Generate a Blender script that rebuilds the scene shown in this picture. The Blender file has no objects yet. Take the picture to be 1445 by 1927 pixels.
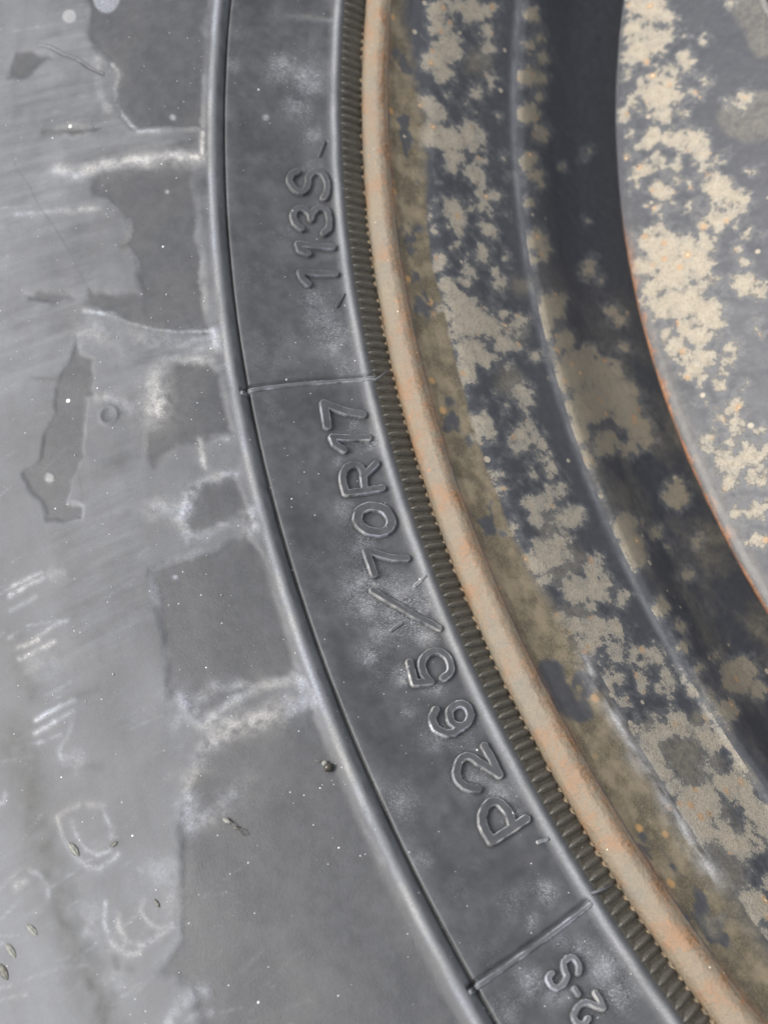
# Close-up of an old steel wheel with its tyre, lying on the grass.
import bpy, math, random
import numpy as np
MM = 0.001
sc = bpy.context.scene
COL = sc.collection

# ------------------------------------------------------------------ camera
cam_data = bpy.data.cameras.new('camera')
cam = bpy.data.objects.new('camera', cam_data); COL.objects.link(cam)
from mathutils import Matrix, Vector
RX = (0.7893583, -0.4809332, -0.3815976); RY = (0.5884454, 0.7699185, 0.2468960); RZ = (0.1750586, -0.4194388, 0.8907444)
M = Matrix.Identity(4)
for i in range(3):
    M[i][0], M[i][1], M[i][2] = RX[i], RY[i], RZ[i]
M[0][3], M[1][3], M[2][3] = -204.7394*MM, -11.1812*MM, 145.6549*MM
cam.matrix_world = M
cam_data.sensor_width = 36; cam_data.sensor_fit = 'HORIZONTAL'
cam_data.lens = 2098.57/1445*36
cam_data.clip_start = 0.005; cam_data.clip_end = 200
cam_data.dof.use_dof = True
cam_data.dof.focus_distance = 0.150
cam_data.dof.aperture_fstop = 34
sc.camera = cam

# ------------------------------------------------------------------ daylight (bright overcast)
SUN_DIR = Vector((-0.30, 0.26, 0.92)).normalized()
elev = math.asin(SUN_DIR.z); azim = math.atan2(SUN_DIR.x, SUN_DIR.y)
world = bpy.data.worlds.new('World'); sc.world = world; world.use_nodes = True
wn = world.node_tree.nodes; bg = wn['Background']
sky = wn.new('ShaderNodeTexSky'); sky.sky_type = 'NISHITA'; sky.sun_disc = False
sky.sun_elevation = elev; sky.sun_rotation = azim; sky.air_density = 1.0; sky.dust_density = 4.0; sky.ozone_density = 1.0
hs_ = wn.new('ShaderNodeHueSaturation'); hs_.inputs['Saturation'].default_value = 0.30      # cloud cover: a nearly white sky
world.node_tree.links.new(sky.outputs[0], hs_.inputs['Color']); world.node_tree.links.new(hs_.outputs[0], bg.inputs[0]); bg.inputs[1].default_value = 0.14
sun_data = bpy.data.lights.new('sun', 'SUN'); sun_data.energy = 1.5; sun_data.angle = math.radians(22); sun_data.color = (1, .95, .88)
sun = bpy.data.objects.new('sun', sun_data); COL.objects.link(sun)
sun.rotation_euler = SUN_DIR.to_track_quat('Z', 'Y').to_euler()
sc.view_settings.view_transform = 'Standard'; sc.view_settings.look = 'None'
sc.view_settings.exposure = 0.79; sc.view_settings.gamma = 1.0

# ------------------------------------------------------------------ traced marks (degrees round the wheel, mm along the cross-section)
SEAT = [[143.81,18.1,-0.06,0.91,0.84,0.44,2.23],[143.15,21.4,-0.07,0.86,0.82,0.47,1.79],[142.91,25.1,-0.07,0.83,0.81,0.47,2.68],[142.43,28.7,-0.07,0.82,0.79,0.47,1.56],[144.65,18.4,-0.05,0.91,0.84,0.43,2.23],[145.46,20.5,-0.04,0.87,0.84,0.44,3.12],[146.39,17.7,-0.02,0.93,0.85,0.39,2.23],[143.6,28.5,-0.06,0.83,0.8,0.45,1.56],[144.44,29.0,-0.04,0.83,0.8,0.43,1.56],[146.9,19.7,-0.01,0.88,0.85,0.41,1.79],[145.97,30.1,-0.02,0.83,0.8,0.41,1.34],[146.45,30.1,-0.01,0.83,0.81,0.4,0.89],[147.02,26.7,-0.0,0.84,0.82,0.4,1.34],[148.16,26.0,0.01,0.85,0.83,0.38,0.62],[148.61,16.8,0.01,1.01,0.87,0.29,1.56],[149.09,18.2,0.02,0.94,0.87,0.35,2.01],[150.26,16.6,0.04,1.03,0.88,0.24,2.68],[150.17,20.5,0.04,0.9,0.86,0.35,2.68],[149.54,24.7,0.03,0.86,0.84,0.36,2.68],[150.92,21.3,0.05,0.89,0.86,0.34,2.01],[151.4,21.2,0.06,0.9,0.87,0.33,1.34],[149.87,26.2,0.04,0.86,0.84,0.35,1.56],[150.56,27.3,0.05,0.86,0.84,0.33,0.98],[151.46,25.3,0.07,0.87,0.85,0.33,1.56],[151.58,27.3,0.07,0.87,0.84,0.32,0.89],[152.42,26.2,0.08,0.87,0.85,0.31,0.98],[152.18,29.6,0.08,0.86,0.84,0.3,0.98],[152.84,27.0,0.09,0.87,0.85,0.29,1.56],[153.11,27.9,0.1,0.87,0.85,0.29,0.89],[153.38,20.0,0.1,0.91,0.88,0.29,2.01],[153.86,21.2,0.11,0.9,0.88,0.28,2.01],[154.34,20.4,0.11,0.91,0.89,0.27,1.12],[153.32,23.9,0.1,0.88,0.87,0.29,0.54],[154.1,15.9,0.11,1.05,0.91,0.17,0.89],[154.79,15.2,0.12,1.04,0.91,0.17,1.25],[154.01,27.2,0.11,0.87,0.86,0.27,1.56],[154.37,28.3,0.12,0.87,0.85,0.26,1.12],[155.45,20.2,0.13,0.92,0.9,0.25,0.89],[155.39,25.3,0.14,0.88,0.87,0.25,1.7],[156.11,16.2,0.14,1.06,0.92,0.12,0.98],[156.56,15.7,0.15,1.06,0.92,0.12,1.25],[156.47,21.8,0.15,0.91,0.89,0.23,1.25],[157.1,20.8,0.17,0.92,0.9,0.22,1.25],[156.26,27.3,0.15,0.88,0.87,0.23,1.12],[156.68,28.2,0.16,0.87,0.87,0.22,1.43],[157.64,16.8,0.17,1.05,0.93,0.11,2.23],[158.12,18.3,0.18,0.97,0.92,0.17,2.23],[158.87,15.1,0.2,1.06,0.94,0.08,2.23],[158.87,19.1,0.2,0.93,0.92,0.18,3.12],[158.84,22.5,0.2,0.9,0.91,0.19,1.79],[158.24,27.4,0.19,0.88,0.88,0.19,0.89],[158.57,30.3,0.2,0.87,0.87,0.18,1.25],[149.93,32.2,0.05,0.85,0.81,0.32,0.36],[150.86,32.9,0.06,0.85,0.82,0.31,0.36],[155.27,30.8,0.14,0.86,0.85,0.24,0.62],[147.8,31.9,0.01,0.84,0.8,0.36,0.36],[152.27,17.3,0.07,0.97,0.89,0.27,0.36],[147.05,22.2,-0.01,0.87,0.84,0.41,0.36],[147.95,20.5,0.0,0.89,0.85,0.39,0.45],[147.95,24.0,0.01,0.86,0.84,0.39,0.27],[154.61,21.5,0.12,0.91,0.88,0.27,0.4],[153.05,31.9,0.1,0.86,0.83,0.27,0.4],[157.28,27.9,0.17,0.88,0.87,0.21,0.89],[158.54,20.3,0.19,0.92,0.92,0.19,2.68],[159.41,17.6,0.21,0.98,0.94,0.14,2.68],[158.9,22.0,0.2,0.91,0.91,0.18,2.68],[159.14,24.2,0.21,0.89,0.9,0.18,2.23],[159.62,26.2,0.22,0.88,0.9,0.17,2.01],[160.46,18.9,0.23,0.94,0.94,0.15,3.12],[161.48,16.8,0.25,1.06,0.96,0.02,2.23],[160.58,21.7,0.23,0.92,0.92,0.14,1.79],[159.74,28.6,0.22,0.88,0.88,0.15,1.12],[160.73,23.5,0.24,0.9,0.92,0.14,0.89],[158.33,27.0,0.19,0.88,0.88,0.19,0.98],[158.48,31.0,0.2,0.86,0.87,0.18,1.34],[160.07,32.3,0.23,0.87,0.87,0.13,0.98],[160.76,26.5,0.24,0.88,0.9,0.14,0.67],[162.08,27.3,0.27,0.88,0.91,0.11,2.01],[162.53,27.7,0.28,0.88,0.91,0.09,1.34],[162.89,26.7,0.28,0.88,0.92,0.09,0.67],[162.95,22.6,0.29,0.9,0.94,0.09,0.67],[162.35,15.9,0.27,1.08,0.97,-0.01,0.45],[162.74,18.4,0.28,0.97,0.96,0.07,0.36],[162.38,21.4,0.27,0.92,0.94,0.1,0.31],[163.61,17.0,0.3,1.04,0.97,-0.01,2.23],[164.0,15.7,0.31,1.08,0.98,-0.05,2.23],[164.24,17.5,0.31,0.99,0.98,0.02,1.34],[163.49,15.5,0.3,1.07,0.98,-0.03,1.34],[163.67,26.1,0.3,0.88,0.92,0.08,1.56],[164.27,23.7,0.31,0.9,0.94,0.06,2.01],[164.81,22.9,0.33,0.9,0.95,0.05,1.56],[164.39,22.1,0.32,0.91,0.95,0.06,1.12],[164.0,27.1,0.31,0.88,0.92,0.06,1.12],[164.54,27.8,0.32,0.88,0.92,0.05,1.12],[165.2,27.3,0.33,0.88,0.93,0.03,1.34],[165.65,28.0,0.34,0.88,0.93,0.02,1.56],[165.98,28.4,0.35,0.87,0.93,0.01,0.89],[165.89,23.6,0.35,0.89,0.96,0.02,0.98],[165.56,24.1,0.34,0.89,0.95,0.03,0.54],[165.95,15.1,0.35,1.07,1.01,-0.09,1.34],[165.83,16.6,0.35,1.08,1.0,-0.1,0.89],[166.58,16.0,0.37,1.08,1.01,-0.12,0.89],[166.91,16.2,0.38,1.08,1.01,-0.13,0.54],[166.85,14.4,0.38,1.07,1.02,-0.11,0.58],[166.16,13.6,0.36,1.08,1.02,-0.09,0.54],[165.17,12.8,0.34,1.03,1.01,-0.02,0.62],[167.36,21.0,0.39,0.92,0.98,-0.02,2.01],[167.87,21.0,0.4,0.92,0.99,-0.03,1.34],[166.85,25.4,0.37,0.88,0.95,-0.0,1.79],[166.73,28.2,0.37,0.87,0.94,-0.0,1.56],[167.15,23.8,0.38,0.89,0.97,-0.01,1.79],[167.93,27.4,0.4,0.87,0.95,-0.03,2.23],[167.84,29.6,0.39,0.86,0.94,-0.03,1.34],[169.28,19.6,0.44,0.92,1.01,-0.07,2.23],[169.04,23.0,0.43,0.89,0.99,-0.06,2.46],[168.77,25.6,0.42,0.87,0.97,-0.05,1.34],[169.61,20.9,0.44,0.91,1.01,-0.08,2.23],[169.46,24.2,0.44,0.88,0.98,-0.07,1.34],[169.82,17.1,0.45,1.02,1.03,-0.16,2.23],[170.33,17.4,0.47,0.98,1.04,-0.15,1.79],[169.61,16.6,0.45,1.07,1.03,-0.2,1.34],[168.14,15.7,0.41,1.08,1.02,-0.16,1.43],[168.08,15.1,0.41,1.07,1.03,-0.15,0.89],[168.71,15.8,0.42,1.08,1.03,-0.18,0.45],[166.16,19.9,0.36,0.93,0.98,0.01,0.27],[170.75,21.8,0.47,0.9,1.01,-0.11,1.79],[171.08,22.5,0.48,0.88,1.01,-0.12,2.23],[171.32,20.4,0.49,0.91,1.03,-0.13,1.12],[169.88,29.4,0.44,0.85,0.95,-0.08,1.34],[170.27,28.0,0.45,0.86,0.97,-0.1,2.01],[170.96,25.9,0.47,0.86,0.99,-0.11,2.68],[171.32,27.1,0.48,0.86,0.98,-0.12,1.79],[170.96,29.5,0.47,0.85,0.96,-0.11,1.34],[171.65,24.2,0.49,0.87,1.0,-0.13,1.34],[171.65,31.0,0.49,0.84,0.96,-0.13,1.34],[172.13,16.3,0.52,1.07,1.06,-0.28,2.23],[172.46,19.2,0.52,0.91,1.05,-0.17,2.23],[172.7,22.6,0.53,0.87,1.02,-0.16,2.68],[172.82,26.4,0.52,0.85,1.0,-0.16,2.23],[173.96,23.2,0.56,0.86,1.03,-0.2,1.34],[173.6,24.2,0.55,0.86,1.02,-0.19,1.12],[174.65,21.7,0.58,0.88,1.05,-0.23,1.56],[173.84,27.3,0.55,0.84,1.0,-0.2,1.56],[174.05,25.6,0.56,0.84,1.02,-0.2,1.34],[174.29,28.6,0.56,0.83,1.0,-0.21,1.34],[174.98,26.0,0.59,0.83,1.02,-0.23,1.34],[175.31,24.9,0.6,0.84,1.03,-0.24,0.89],[173.99,30.6,0.55,0.82,0.98,-0.2,1.34],[174.26,32.2,0.55,0.83,0.97,-0.21,1.34],[174.98,31.9,0.57,0.82,0.98,-0.24,1.12],[175.49,28.7,0.59,0.82,1.01,-0.25,0.89],[175.46,31.0,0.59,0.81,0.99,-0.24,0.89],[176.36,24.8,0.63,0.83,1.05,-0.27,0.98],[173.03,14.8,0.55,1.06,1.08,-0.3,2.23],[173.15,20.3,0.54,0.9,1.04,-0.19,2.23],[173.6,16.4,0.56,1.06,1.08,-0.33,1.12]]
FILM = [[145.4,27.4,-0.03,0.84,0.81,0.42,2.68],[159.08,29.3,0.21,0.87,0.88,0.17,2.23],[156.56,32.7,0.16,0.87,0.85,0.2,1.79],[161.57,25.5,0.26,0.89,0.91,0.12,2.68],[168.2,23.8,0.41,0.89,0.97,-0.04,3.12],[170.12,20.7,0.46,0.91,1.01,-0.1,3.12],[169.7,24.7,0.44,0.88,0.98,-0.08,2.68],[171.95,21.4,0.51,0.9,1.02,-0.15,2.68],[176.9,22.0,0.65,0.85,1.07,-0.31,2.68],[177.35,23.0,0.66,0.83,1.07,-0.31,3.57],[177.74,27.2,0.67,0.81,1.04,-0.32,4.02],[178.67,28.2,0.69,0.79,1.05,-0.35,3.57],[178.4,22.0,0.7,0.83,1.09,-0.36,4.02],[179.39,23.7,0.73,0.8,1.09,-0.38,4.46],[179.51,28.9,0.72,0.78,1.05,-0.38,2.68],[180.26,22.9,0.76,0.8,1.11,-0.42,4.02],[181.1,22.1,0.79,0.79,1.12,-0.46,4.02],[179.9,18.9,0.76,0.84,1.14,-0.43,2.68],[181.67,23.6,0.81,0.77,1.12,-0.47,2.68],[181.91,20.2,0.83,0.8,1.15,-0.5,2.68],[182.51,18.5,0.86,0.83,1.18,-0.55,2.68],[183.2,17.0,0.89,0.92,1.2,-0.66,2.68],[182.9,14.6,0.89,0.97,1.22,-0.68,2.23],[183.8,16.5,0.92,0.96,1.22,-0.72,2.23],[176.9,36.3,0.62,1.03,0.97,-0.48,1.79],[177.08,32.3,0.63,0.8,1.0,-0.3,2.23],[182.24,19.3,0.85,0.8,1.17,-0.52,2.68],[179.69,33.4,0.71,0.76,1.01,-0.38,3.12],[181.07,31.0,0.76,0.74,1.05,-0.43,2.68],[181.7,27.5,0.8,0.75,1.08,-0.46,2.23],[182.99,11.9,0.9,0.91,1.25,-0.64,2.23],[180.74,15.8,0.8,1.01,1.18,-0.59,2.68],[181.64,16.2,0.84,1.0,1.19,-0.63,2.68],[184.55,14.6,0.96,0.94,1.25,-0.75,2.23],[184.16,13.0,0.95,0.93,1.26,-0.72,2.23],[185.36,11.8,1.01,0.86,1.3,-0.76,2.23]]
WELL = [[141.47,38.5,-0.07,0.66,0.76,0.53,1.56],[142.4,40.3,-0.06,0.61,0.75,0.54,1.34],[143.21,38.5,-0.05,0.67,0.76,0.51,1.34],[143.42,41.5,-0.04,0.57,0.75,0.54,1.56],[145.01,38.2,-0.02,0.68,0.77,0.48,2.23],[144.59,41.9,-0.03,0.57,0.76,0.52,1.34],[145.64,41.1,-0.01,0.58,0.76,0.5,1.12],[147.11,38.3,0.01,0.69,0.78,0.45,2.23],[147.68,41.9,0.02,0.58,0.77,0.47,1.79],[149.78,37.9,0.05,0.74,0.79,0.38,2.01],[150.35,39.7,0.06,0.64,0.79,0.42,1.56],[150.71,40.9,0.07,0.6,0.78,0.42,0.8],[152.03,37.1,0.08,0.78,0.8,0.32,1.12],[154.01,37.6,0.12,0.76,0.81,0.3,2.46],[154.49,39.2,0.13,0.68,0.81,0.33,1.79],[155.21,35.9,0.14,1.05,0.82,0.01,1.34],[157.46,38.2,0.18,0.71,0.83,0.27,2.68],[158.3,36.4,0.19,1.04,0.84,-0.02,2.23],[156.77,41.9,0.17,0.59,0.81,0.33,1.34],[153.77,53.4,0.12,0.75,0.75,0.23,1.34],[154.25,52.5,0.12,0.71,0.76,0.25,1.56],[154.58,55.7,0.13,0.8,0.75,0.18,0.8],[148.7,48.2,0.04,0.61,0.75,0.41,0.71],[151.25,53.9,0.08,0.75,0.74,0.27,0.45],[147.5,54.4,0.02,0.76,0.72,0.31,0.36],[146.9,56.2,0.02,0.8,0.72,0.28,0.36],[156.44,57.0,0.16,0.83,0.75,0.12,1.34],[156.8,58.3,0.17,0.85,0.74,0.09,1.34],[158.84,35.5,0.2,1.05,0.85,-0.04,1.79],[157.61,38.7,0.18,0.69,0.83,0.27,2.68],[159.11,40.1,0.21,0.64,0.83,0.27,2.23],[159.14,47.8,0.21,0.61,0.8,0.25,1.79],[160.46,41.8,0.23,0.59,0.83,0.26,4.02],[160.25,50.4,0.23,0.67,0.79,0.18,3.57],[161.3,53.3,0.24,0.75,0.78,0.1,3.57],[162.23,43.0,0.27,0.56,0.83,0.23,4.02],[162.32,53.5,0.26,0.75,0.79,0.08,3.12],[163.07,55.4,0.28,0.78,0.78,0.04,2.68],[164.15,43.6,0.3,0.56,0.84,0.2,2.68],[164.18,51.0,0.3,0.67,0.81,0.1,1.79],[163.85,36.6,0.3,0.97,0.87,-0.05,2.68],[163.61,56.2,0.29,0.81,0.78,-0.0,1.79],[156.5,57.0,0.16,0.83,0.75,0.12,1.56],[158.39,57.9,0.19,0.84,0.75,0.07,1.34],[166.73,57.5,0.34,0.83,0.79,-0.09,2.68],[166.13,59.6,0.33,0.86,0.78,-0.1,1.56],[165.23,36.1,0.33,1.07,0.88,-0.19,2.23],[166.97,36.1,0.37,1.07,0.89,-0.23,0.89],[168.47,39.1,0.4,0.66,0.89,0.05,2.68],[169.37,38.7,0.42,0.66,0.9,0.03,2.68],[169.94,38.4,0.44,0.67,0.9,0.01,2.23],[168.59,48.2,0.39,0.58,0.84,0.06,1.34],[169.31,49.9,0.4,0.61,0.84,0.02,0.67],[168.08,45.0,0.38,0.54,0.86,0.11,0.67],[169.1,58.3,0.39,0.83,0.8,-0.15,1.34],[170.75,51.4,0.43,0.65,0.84,-0.04,1.34],[172.4,37.1,0.5,0.75,0.93,-0.11,2.23],[173.24,40.4,0.51,0.57,0.91,-0.03,1.34],[168.68,35.5,0.41,1.06,0.91,-0.26,1.34],[174.2,37.5,0.54,0.71,0.94,-0.14,1.34],[174.86,45.4,0.54,0.48,0.9,-0.04,1.12],[175.85,48.6,0.56,0.53,0.89,-0.11,3.57],[175.52,52.2,0.54,0.64,0.86,-0.17,2.23],[176.6,52.4,0.57,0.63,0.87,-0.2,1.79],[177.08,39.4,0.62,0.56,0.95,-0.15,2.23],[176.33,37.0,0.6,0.74,0.96,-0.24,1.12],[175.19,38.0,0.57,0.67,0.94,-0.15,1.34]]
GAP = [[164.39,13.7,0.32,1.08,1.0,-0.05,1.34],[162.77,12.5,0.28,1.02,0.99,0.05,1.12],[158.51,14.5,0.19,1.06,0.95,0.09,0.89],[158.78,12.4,0.19,1.02,0.96,0.15,1.12],[168.56,17.3,0.42,1.0,1.02,-0.1,1.79],[168.41,13.8,0.42,1.08,1.04,-0.16,0.89],[173.84,11.1,0.57,1.01,1.12,-0.27,2.68],[174.32,10.3,0.59,0.96,1.14,-0.24,2.23],[175.31,12.7,0.62,1.0,1.13,-0.33,2.23],[174.68,10.3,0.6,0.96,1.14,-0.25,2.68],[179.9,10.3,0.79,0.9,1.22,-0.46,0.89],[175.04,10.3,0.61,0.95,1.15,-0.27,2.23],[183.08,13.4,0.9,0.97,1.24,-0.69,1.34],[146.78,10.3,-0.03,0.94,0.89,0.42,1.0],[158.54,11.0,0.19,1.02,0.96,0.15,1.4],[154.94,12.8,0.12,1.01,0.93,0.22,1.0]]
DISC_B = [[139.04,28.7,-0.08,0.99,0.68,-0.15,2.23],[139.34,31.5,-0.08,1.01,0.67,-0.15,2.68],[139.94,33.9,-0.07,1.01,0.67,-0.18,2.01],[140.36,28.3,-0.07,1.0,0.68,-0.16,2.23],[141.17,32.0,-0.05,1.01,0.68,-0.19,2.23],[141.35,34.6,-0.05,1.02,0.67,-0.19,1.79],[141.92,29.5,-0.05,1.01,0.69,-0.17,2.68],[142.13,32.7,-0.04,1.02,0.68,-0.2,1.34],[142.55,27.4,-0.04,1.0,0.69,-0.19,1.34],[143.3,27.5,-0.03,1.01,0.69,-0.19,1.12],[143.15,38.4,-0.02,1.03,0.67,-0.25,1.87],[142.04,41.0,-0.03,1.04,0.66,-0.24,0.98],[144.65,42.1,0.0,1.06,0.67,-0.27,1.16],[143.21,33.0,-0.02,1.02,0.68,-0.21,0.89],[142.67,34.0,-0.03,1.02,0.68,-0.21,0.45],[145.4,40.0,0.01,1.05,0.67,-0.27,0.89],[141.26,37.9,-0.05,1.03,0.67,-0.22,0.45],[140.09,45.8,-0.05,1.06,0.65,-0.23,0.8],[146.69,48.3,0.04,1.09,0.66,-0.32,1.56],[146.6,45.9,0.03,1.09,0.66,-0.29,0.54],[143.51,35.4,-0.02,1.03,0.68,-0.22,1.34],[144.05,32.4,-0.01,1.02,0.69,-0.22,1.79],[144.41,35.0,-0.01,1.04,0.68,-0.22,2.23],[145.28,36.7,0.01,1.05,0.68,-0.23,1.56],[145.01,33.3,0.0,1.03,0.69,-0.23,2.68],[144.56,31.1,-0.01,1.03,0.69,-0.2,1.79],[145.16,29.0,-0.0,1.02,0.7,-0.21,1.34],[145.61,27.2,0.0,1.0,0.7,-0.25,1.12],[146.0,26.7,0.01,0.96,0.71,-0.31,0.89],[146.27,34.1,0.02,1.04,0.69,-0.24,2.23],[146.39,37.5,0.02,1.05,0.68,-0.25,1.25],[146.84,37.4,0.03,1.06,0.68,-0.26,0.67],[147.44,32.2,0.03,1.04,0.7,-0.25,2.23],[148.01,30.1,0.04,1.04,0.7,-0.24,0.98],[147.8,34.7,0.04,1.05,0.69,-0.26,1.79],[148.13,36.8,0.05,1.06,0.69,-0.26,2.46],[148.52,39.2,0.06,1.06,0.68,-0.3,2.46],[149.36,40.3,0.07,1.07,0.68,-0.31,1.79],[149.99,40.5,0.08,1.07,0.68,-0.32,0.89],[146.99,28.0,0.02,1.02,0.71,-0.22,0.54],[148.25,27.6,0.04,1.03,0.71,-0.24,0.62],[149.84,44.1,0.08,1.09,0.67,-0.32,0.98],[149.69,36.0,0.07,1.06,0.69,-0.28,0.8],[148.97,32.8,0.06,1.05,0.7,-0.27,1.79],[149.36,30.6,0.06,1.04,0.71,-0.25,1.79],[149.63,28.8,0.06,1.04,0.71,-0.25,1.12],[150.35,28.8,0.07,1.04,0.71,-0.26,0.8],[150.74,41.3,0.09,1.08,0.68,-0.33,0.8],[151.85,42.3,0.11,1.09,0.68,-0.34,2.9],[152.39,44.5,0.12,1.1,0.68,-0.35,2.01],[152.9,46.3,0.13,1.11,0.68,-0.36,1.34],[150.89,33.1,0.09,1.05,0.71,-0.29,2.46],[151.79,31.9,0.1,1.05,0.71,-0.3,1.56],[150.68,35.7,0.08,1.06,0.7,-0.29,1.12],[151.79,34.9,0.1,1.07,0.7,-0.3,0.8],[150.89,37.7,0.09,1.07,0.69,-0.31,0.89],[152.24,37.0,0.11,1.08,0.7,-0.31,0.71],[153.53,41.5,0.13,1.09,0.69,-0.36,2.23],[153.68,43.9,0.14,1.1,0.69,-0.36,1.56],[153.53,45.2,0.14,1.11,0.68,-0.36,1.12],[153.59,39.4,0.13,1.08,0.7,-0.36,1.34],[155.0,45.5,0.16,1.12,0.69,-0.38,0.98],[155.48,47.6,0.17,1.13,0.68,-0.4,0.45],[155.93,44.1,0.17,1.11,0.69,-0.39,0.8],[151.37,48.8,0.11,1.11,0.67,-0.36,0.45],[156.62,44.8,0.18,1.12,0.69,-0.4,0.45],[153.02,31.4,0.12,1.06,0.72,-0.3,1.56],[153.68,29.3,0.13,1.06,0.72,-0.3,2.23],[154.31,31.5,0.14,1.07,0.72,-0.31,3.57],[154.61,35.5,0.14,1.08,0.71,-0.34,3.12],[154.73,39.2,0.15,1.08,0.7,-0.37,1.79],[154.97,28.3,0.14,1.06,0.73,-0.32,2.23],[155.84,32.7,0.16,1.07,0.72,-0.35,4.02],[155.75,36.9,0.16,1.09,0.71,-0.35,3.12],[156.68,38.7,0.18,1.09,0.71,-0.39,1.34],[156.53,28.4,0.17,1.06,0.74,-0.33,2.68],[157.43,31.6,0.19,1.08,0.73,-0.35,3.12],[157.52,34.8,0.19,1.08,0.72,-0.37,2.68],[158.78,35.8,0.21,1.09,0.72,-0.39,2.68],[159.5,37.3,0.23,1.1,0.72,-0.4,1.34],[159.17,32.2,0.22,1.08,0.74,-0.39,2.23],[158.9,28.7,0.21,1.07,0.75,-0.37,1.79],[157.79,43.2,0.2,1.11,0.7,-0.41,2.23],[158.39,45.1,0.21,1.12,0.7,-0.42,1.56],[160.01,43.5,0.24,1.12,0.71,-0.44,0.62],[160.79,42.9,0.25,1.12,0.71,-0.45,0.36],[157.52,29.4,0.19,1.07,0.74,-0.35,2.68],[157.79,32.9,0.19,1.08,0.73,-0.37,2.68],[158.3,36.3,0.21,1.09,0.72,-0.38,2.68],[159.35,36.5,0.22,1.1,0.72,-0.4,1.79],[159.56,33.9,0.23,1.09,0.73,-0.39,2.23],[159.8,30.0,0.23,1.08,0.75,-0.38,2.01],[160.58,30.9,0.24,1.08,0.75,-0.39,1.56],[160.91,33.5,0.25,1.09,0.74,-0.41,2.23],[161.3,31.0,0.25,1.09,0.75,-0.4,2.23],[161.96,31.9,0.27,1.09,0.75,-0.42,1.34],[161.09,38.2,0.25,1.1,0.73,-0.44,1.79],[161.63,36.8,0.26,1.11,0.73,-0.43,1.12],[162.68,34.5,0.28,1.1,0.74,-0.44,1.34],[162.2,35.8,0.27,1.1,0.74,-0.43,0.89],[159.98,43.5,0.24,1.12,0.71,-0.44,0.67],[163.37,37.7,0.29,1.11,0.73,-0.46,0.45],[165.8,37.5,0.34,1.12,0.74,-0.49,0.67],[164.12,34.8,0.31,1.1,0.75,-0.46,1.34],[164.12,32.8,0.31,1.09,0.75,-0.45,0.89],[164.15,36.0,0.31,1.11,0.74,-0.46,1.34],[164.87,34.3,0.32,1.1,0.75,-0.47,1.79],[165.47,34.7,0.33,1.11,0.75,-0.48,1.12],[165.56,32.6,0.33,1.1,0.76,-0.47,0.89],[164.96,30.1,0.32,1.09,0.77,-0.45,1.12],[165.53,28.5,0.33,1.09,0.77,-0.46,1.34],[166.37,30.7,0.35,1.1,0.77,-0.47,2.01],[166.82,32.0,0.36,1.1,0.77,-0.49,2.68],[166.73,35.0,0.36,1.11,0.76,-0.5,2.23],[166.76,37.0,0.36,1.12,0.75,-0.5,1.79],[167.6,30.1,0.37,1.1,0.78,-0.49,2.23],[167.66,34.1,0.37,1.11,0.76,-0.51,2.23],[168.26,34.4,0.39,1.11,0.76,-0.52,0.98],[169.1,29.4,0.4,1.1,0.79,-0.51,1.79],[169.4,31.4,0.41,1.11,0.78,-0.52,2.23],[169.43,33.4,0.41,1.11,0.77,-0.53,1.34],[170.69,29.7,0.44,1.1,0.79,-0.54,1.79],[163.28,31.8,0.29,1.09,0.75,-0.44,0.54],[162.92,29.6,0.28,1.09,0.76,-0.42,0.45]]
PALE = [[147.92,49.1,0.06,1.1,0.66,-0.33,5.0],[148.07,51.8,0.06,1.12,0.65,-0.34,4.5],[147.8,46.4,0.05,1.09,0.66,-0.3,3.0],[141.14,50.3,-0.04,1.08,0.64,-0.27,3.5],[142.97,52.4,-0.01,1.1,0.64,-0.29,4.0],[140.06,48.2,-0.05,1.06,0.64,-0.25,3.0]]
MUD_SHADE = [[144.2,10.26],[146.09,11.97],[148.49,14.49],[151.31,14.76],[153.59,14.85],[156.11,14.58],[158.06,15.21],[160.22,15.3],[162.14,15.39],[164.24,15.03],[166.07,15.39],[167.87,15.39],[170.12,15.66],[171.71,17.19],[173.48,17.64],[175.19,17.82],[177.05,17.55],[179.06,17.37],[180.95,17.01],[181.97,16.83],[184.01,16.47]]
CREASE = [[172.94,18.0],[175.01,17.19],[177.05,17.37],[179.12,17.28],[180.95,16.92],[182.03,16.65]]
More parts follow.
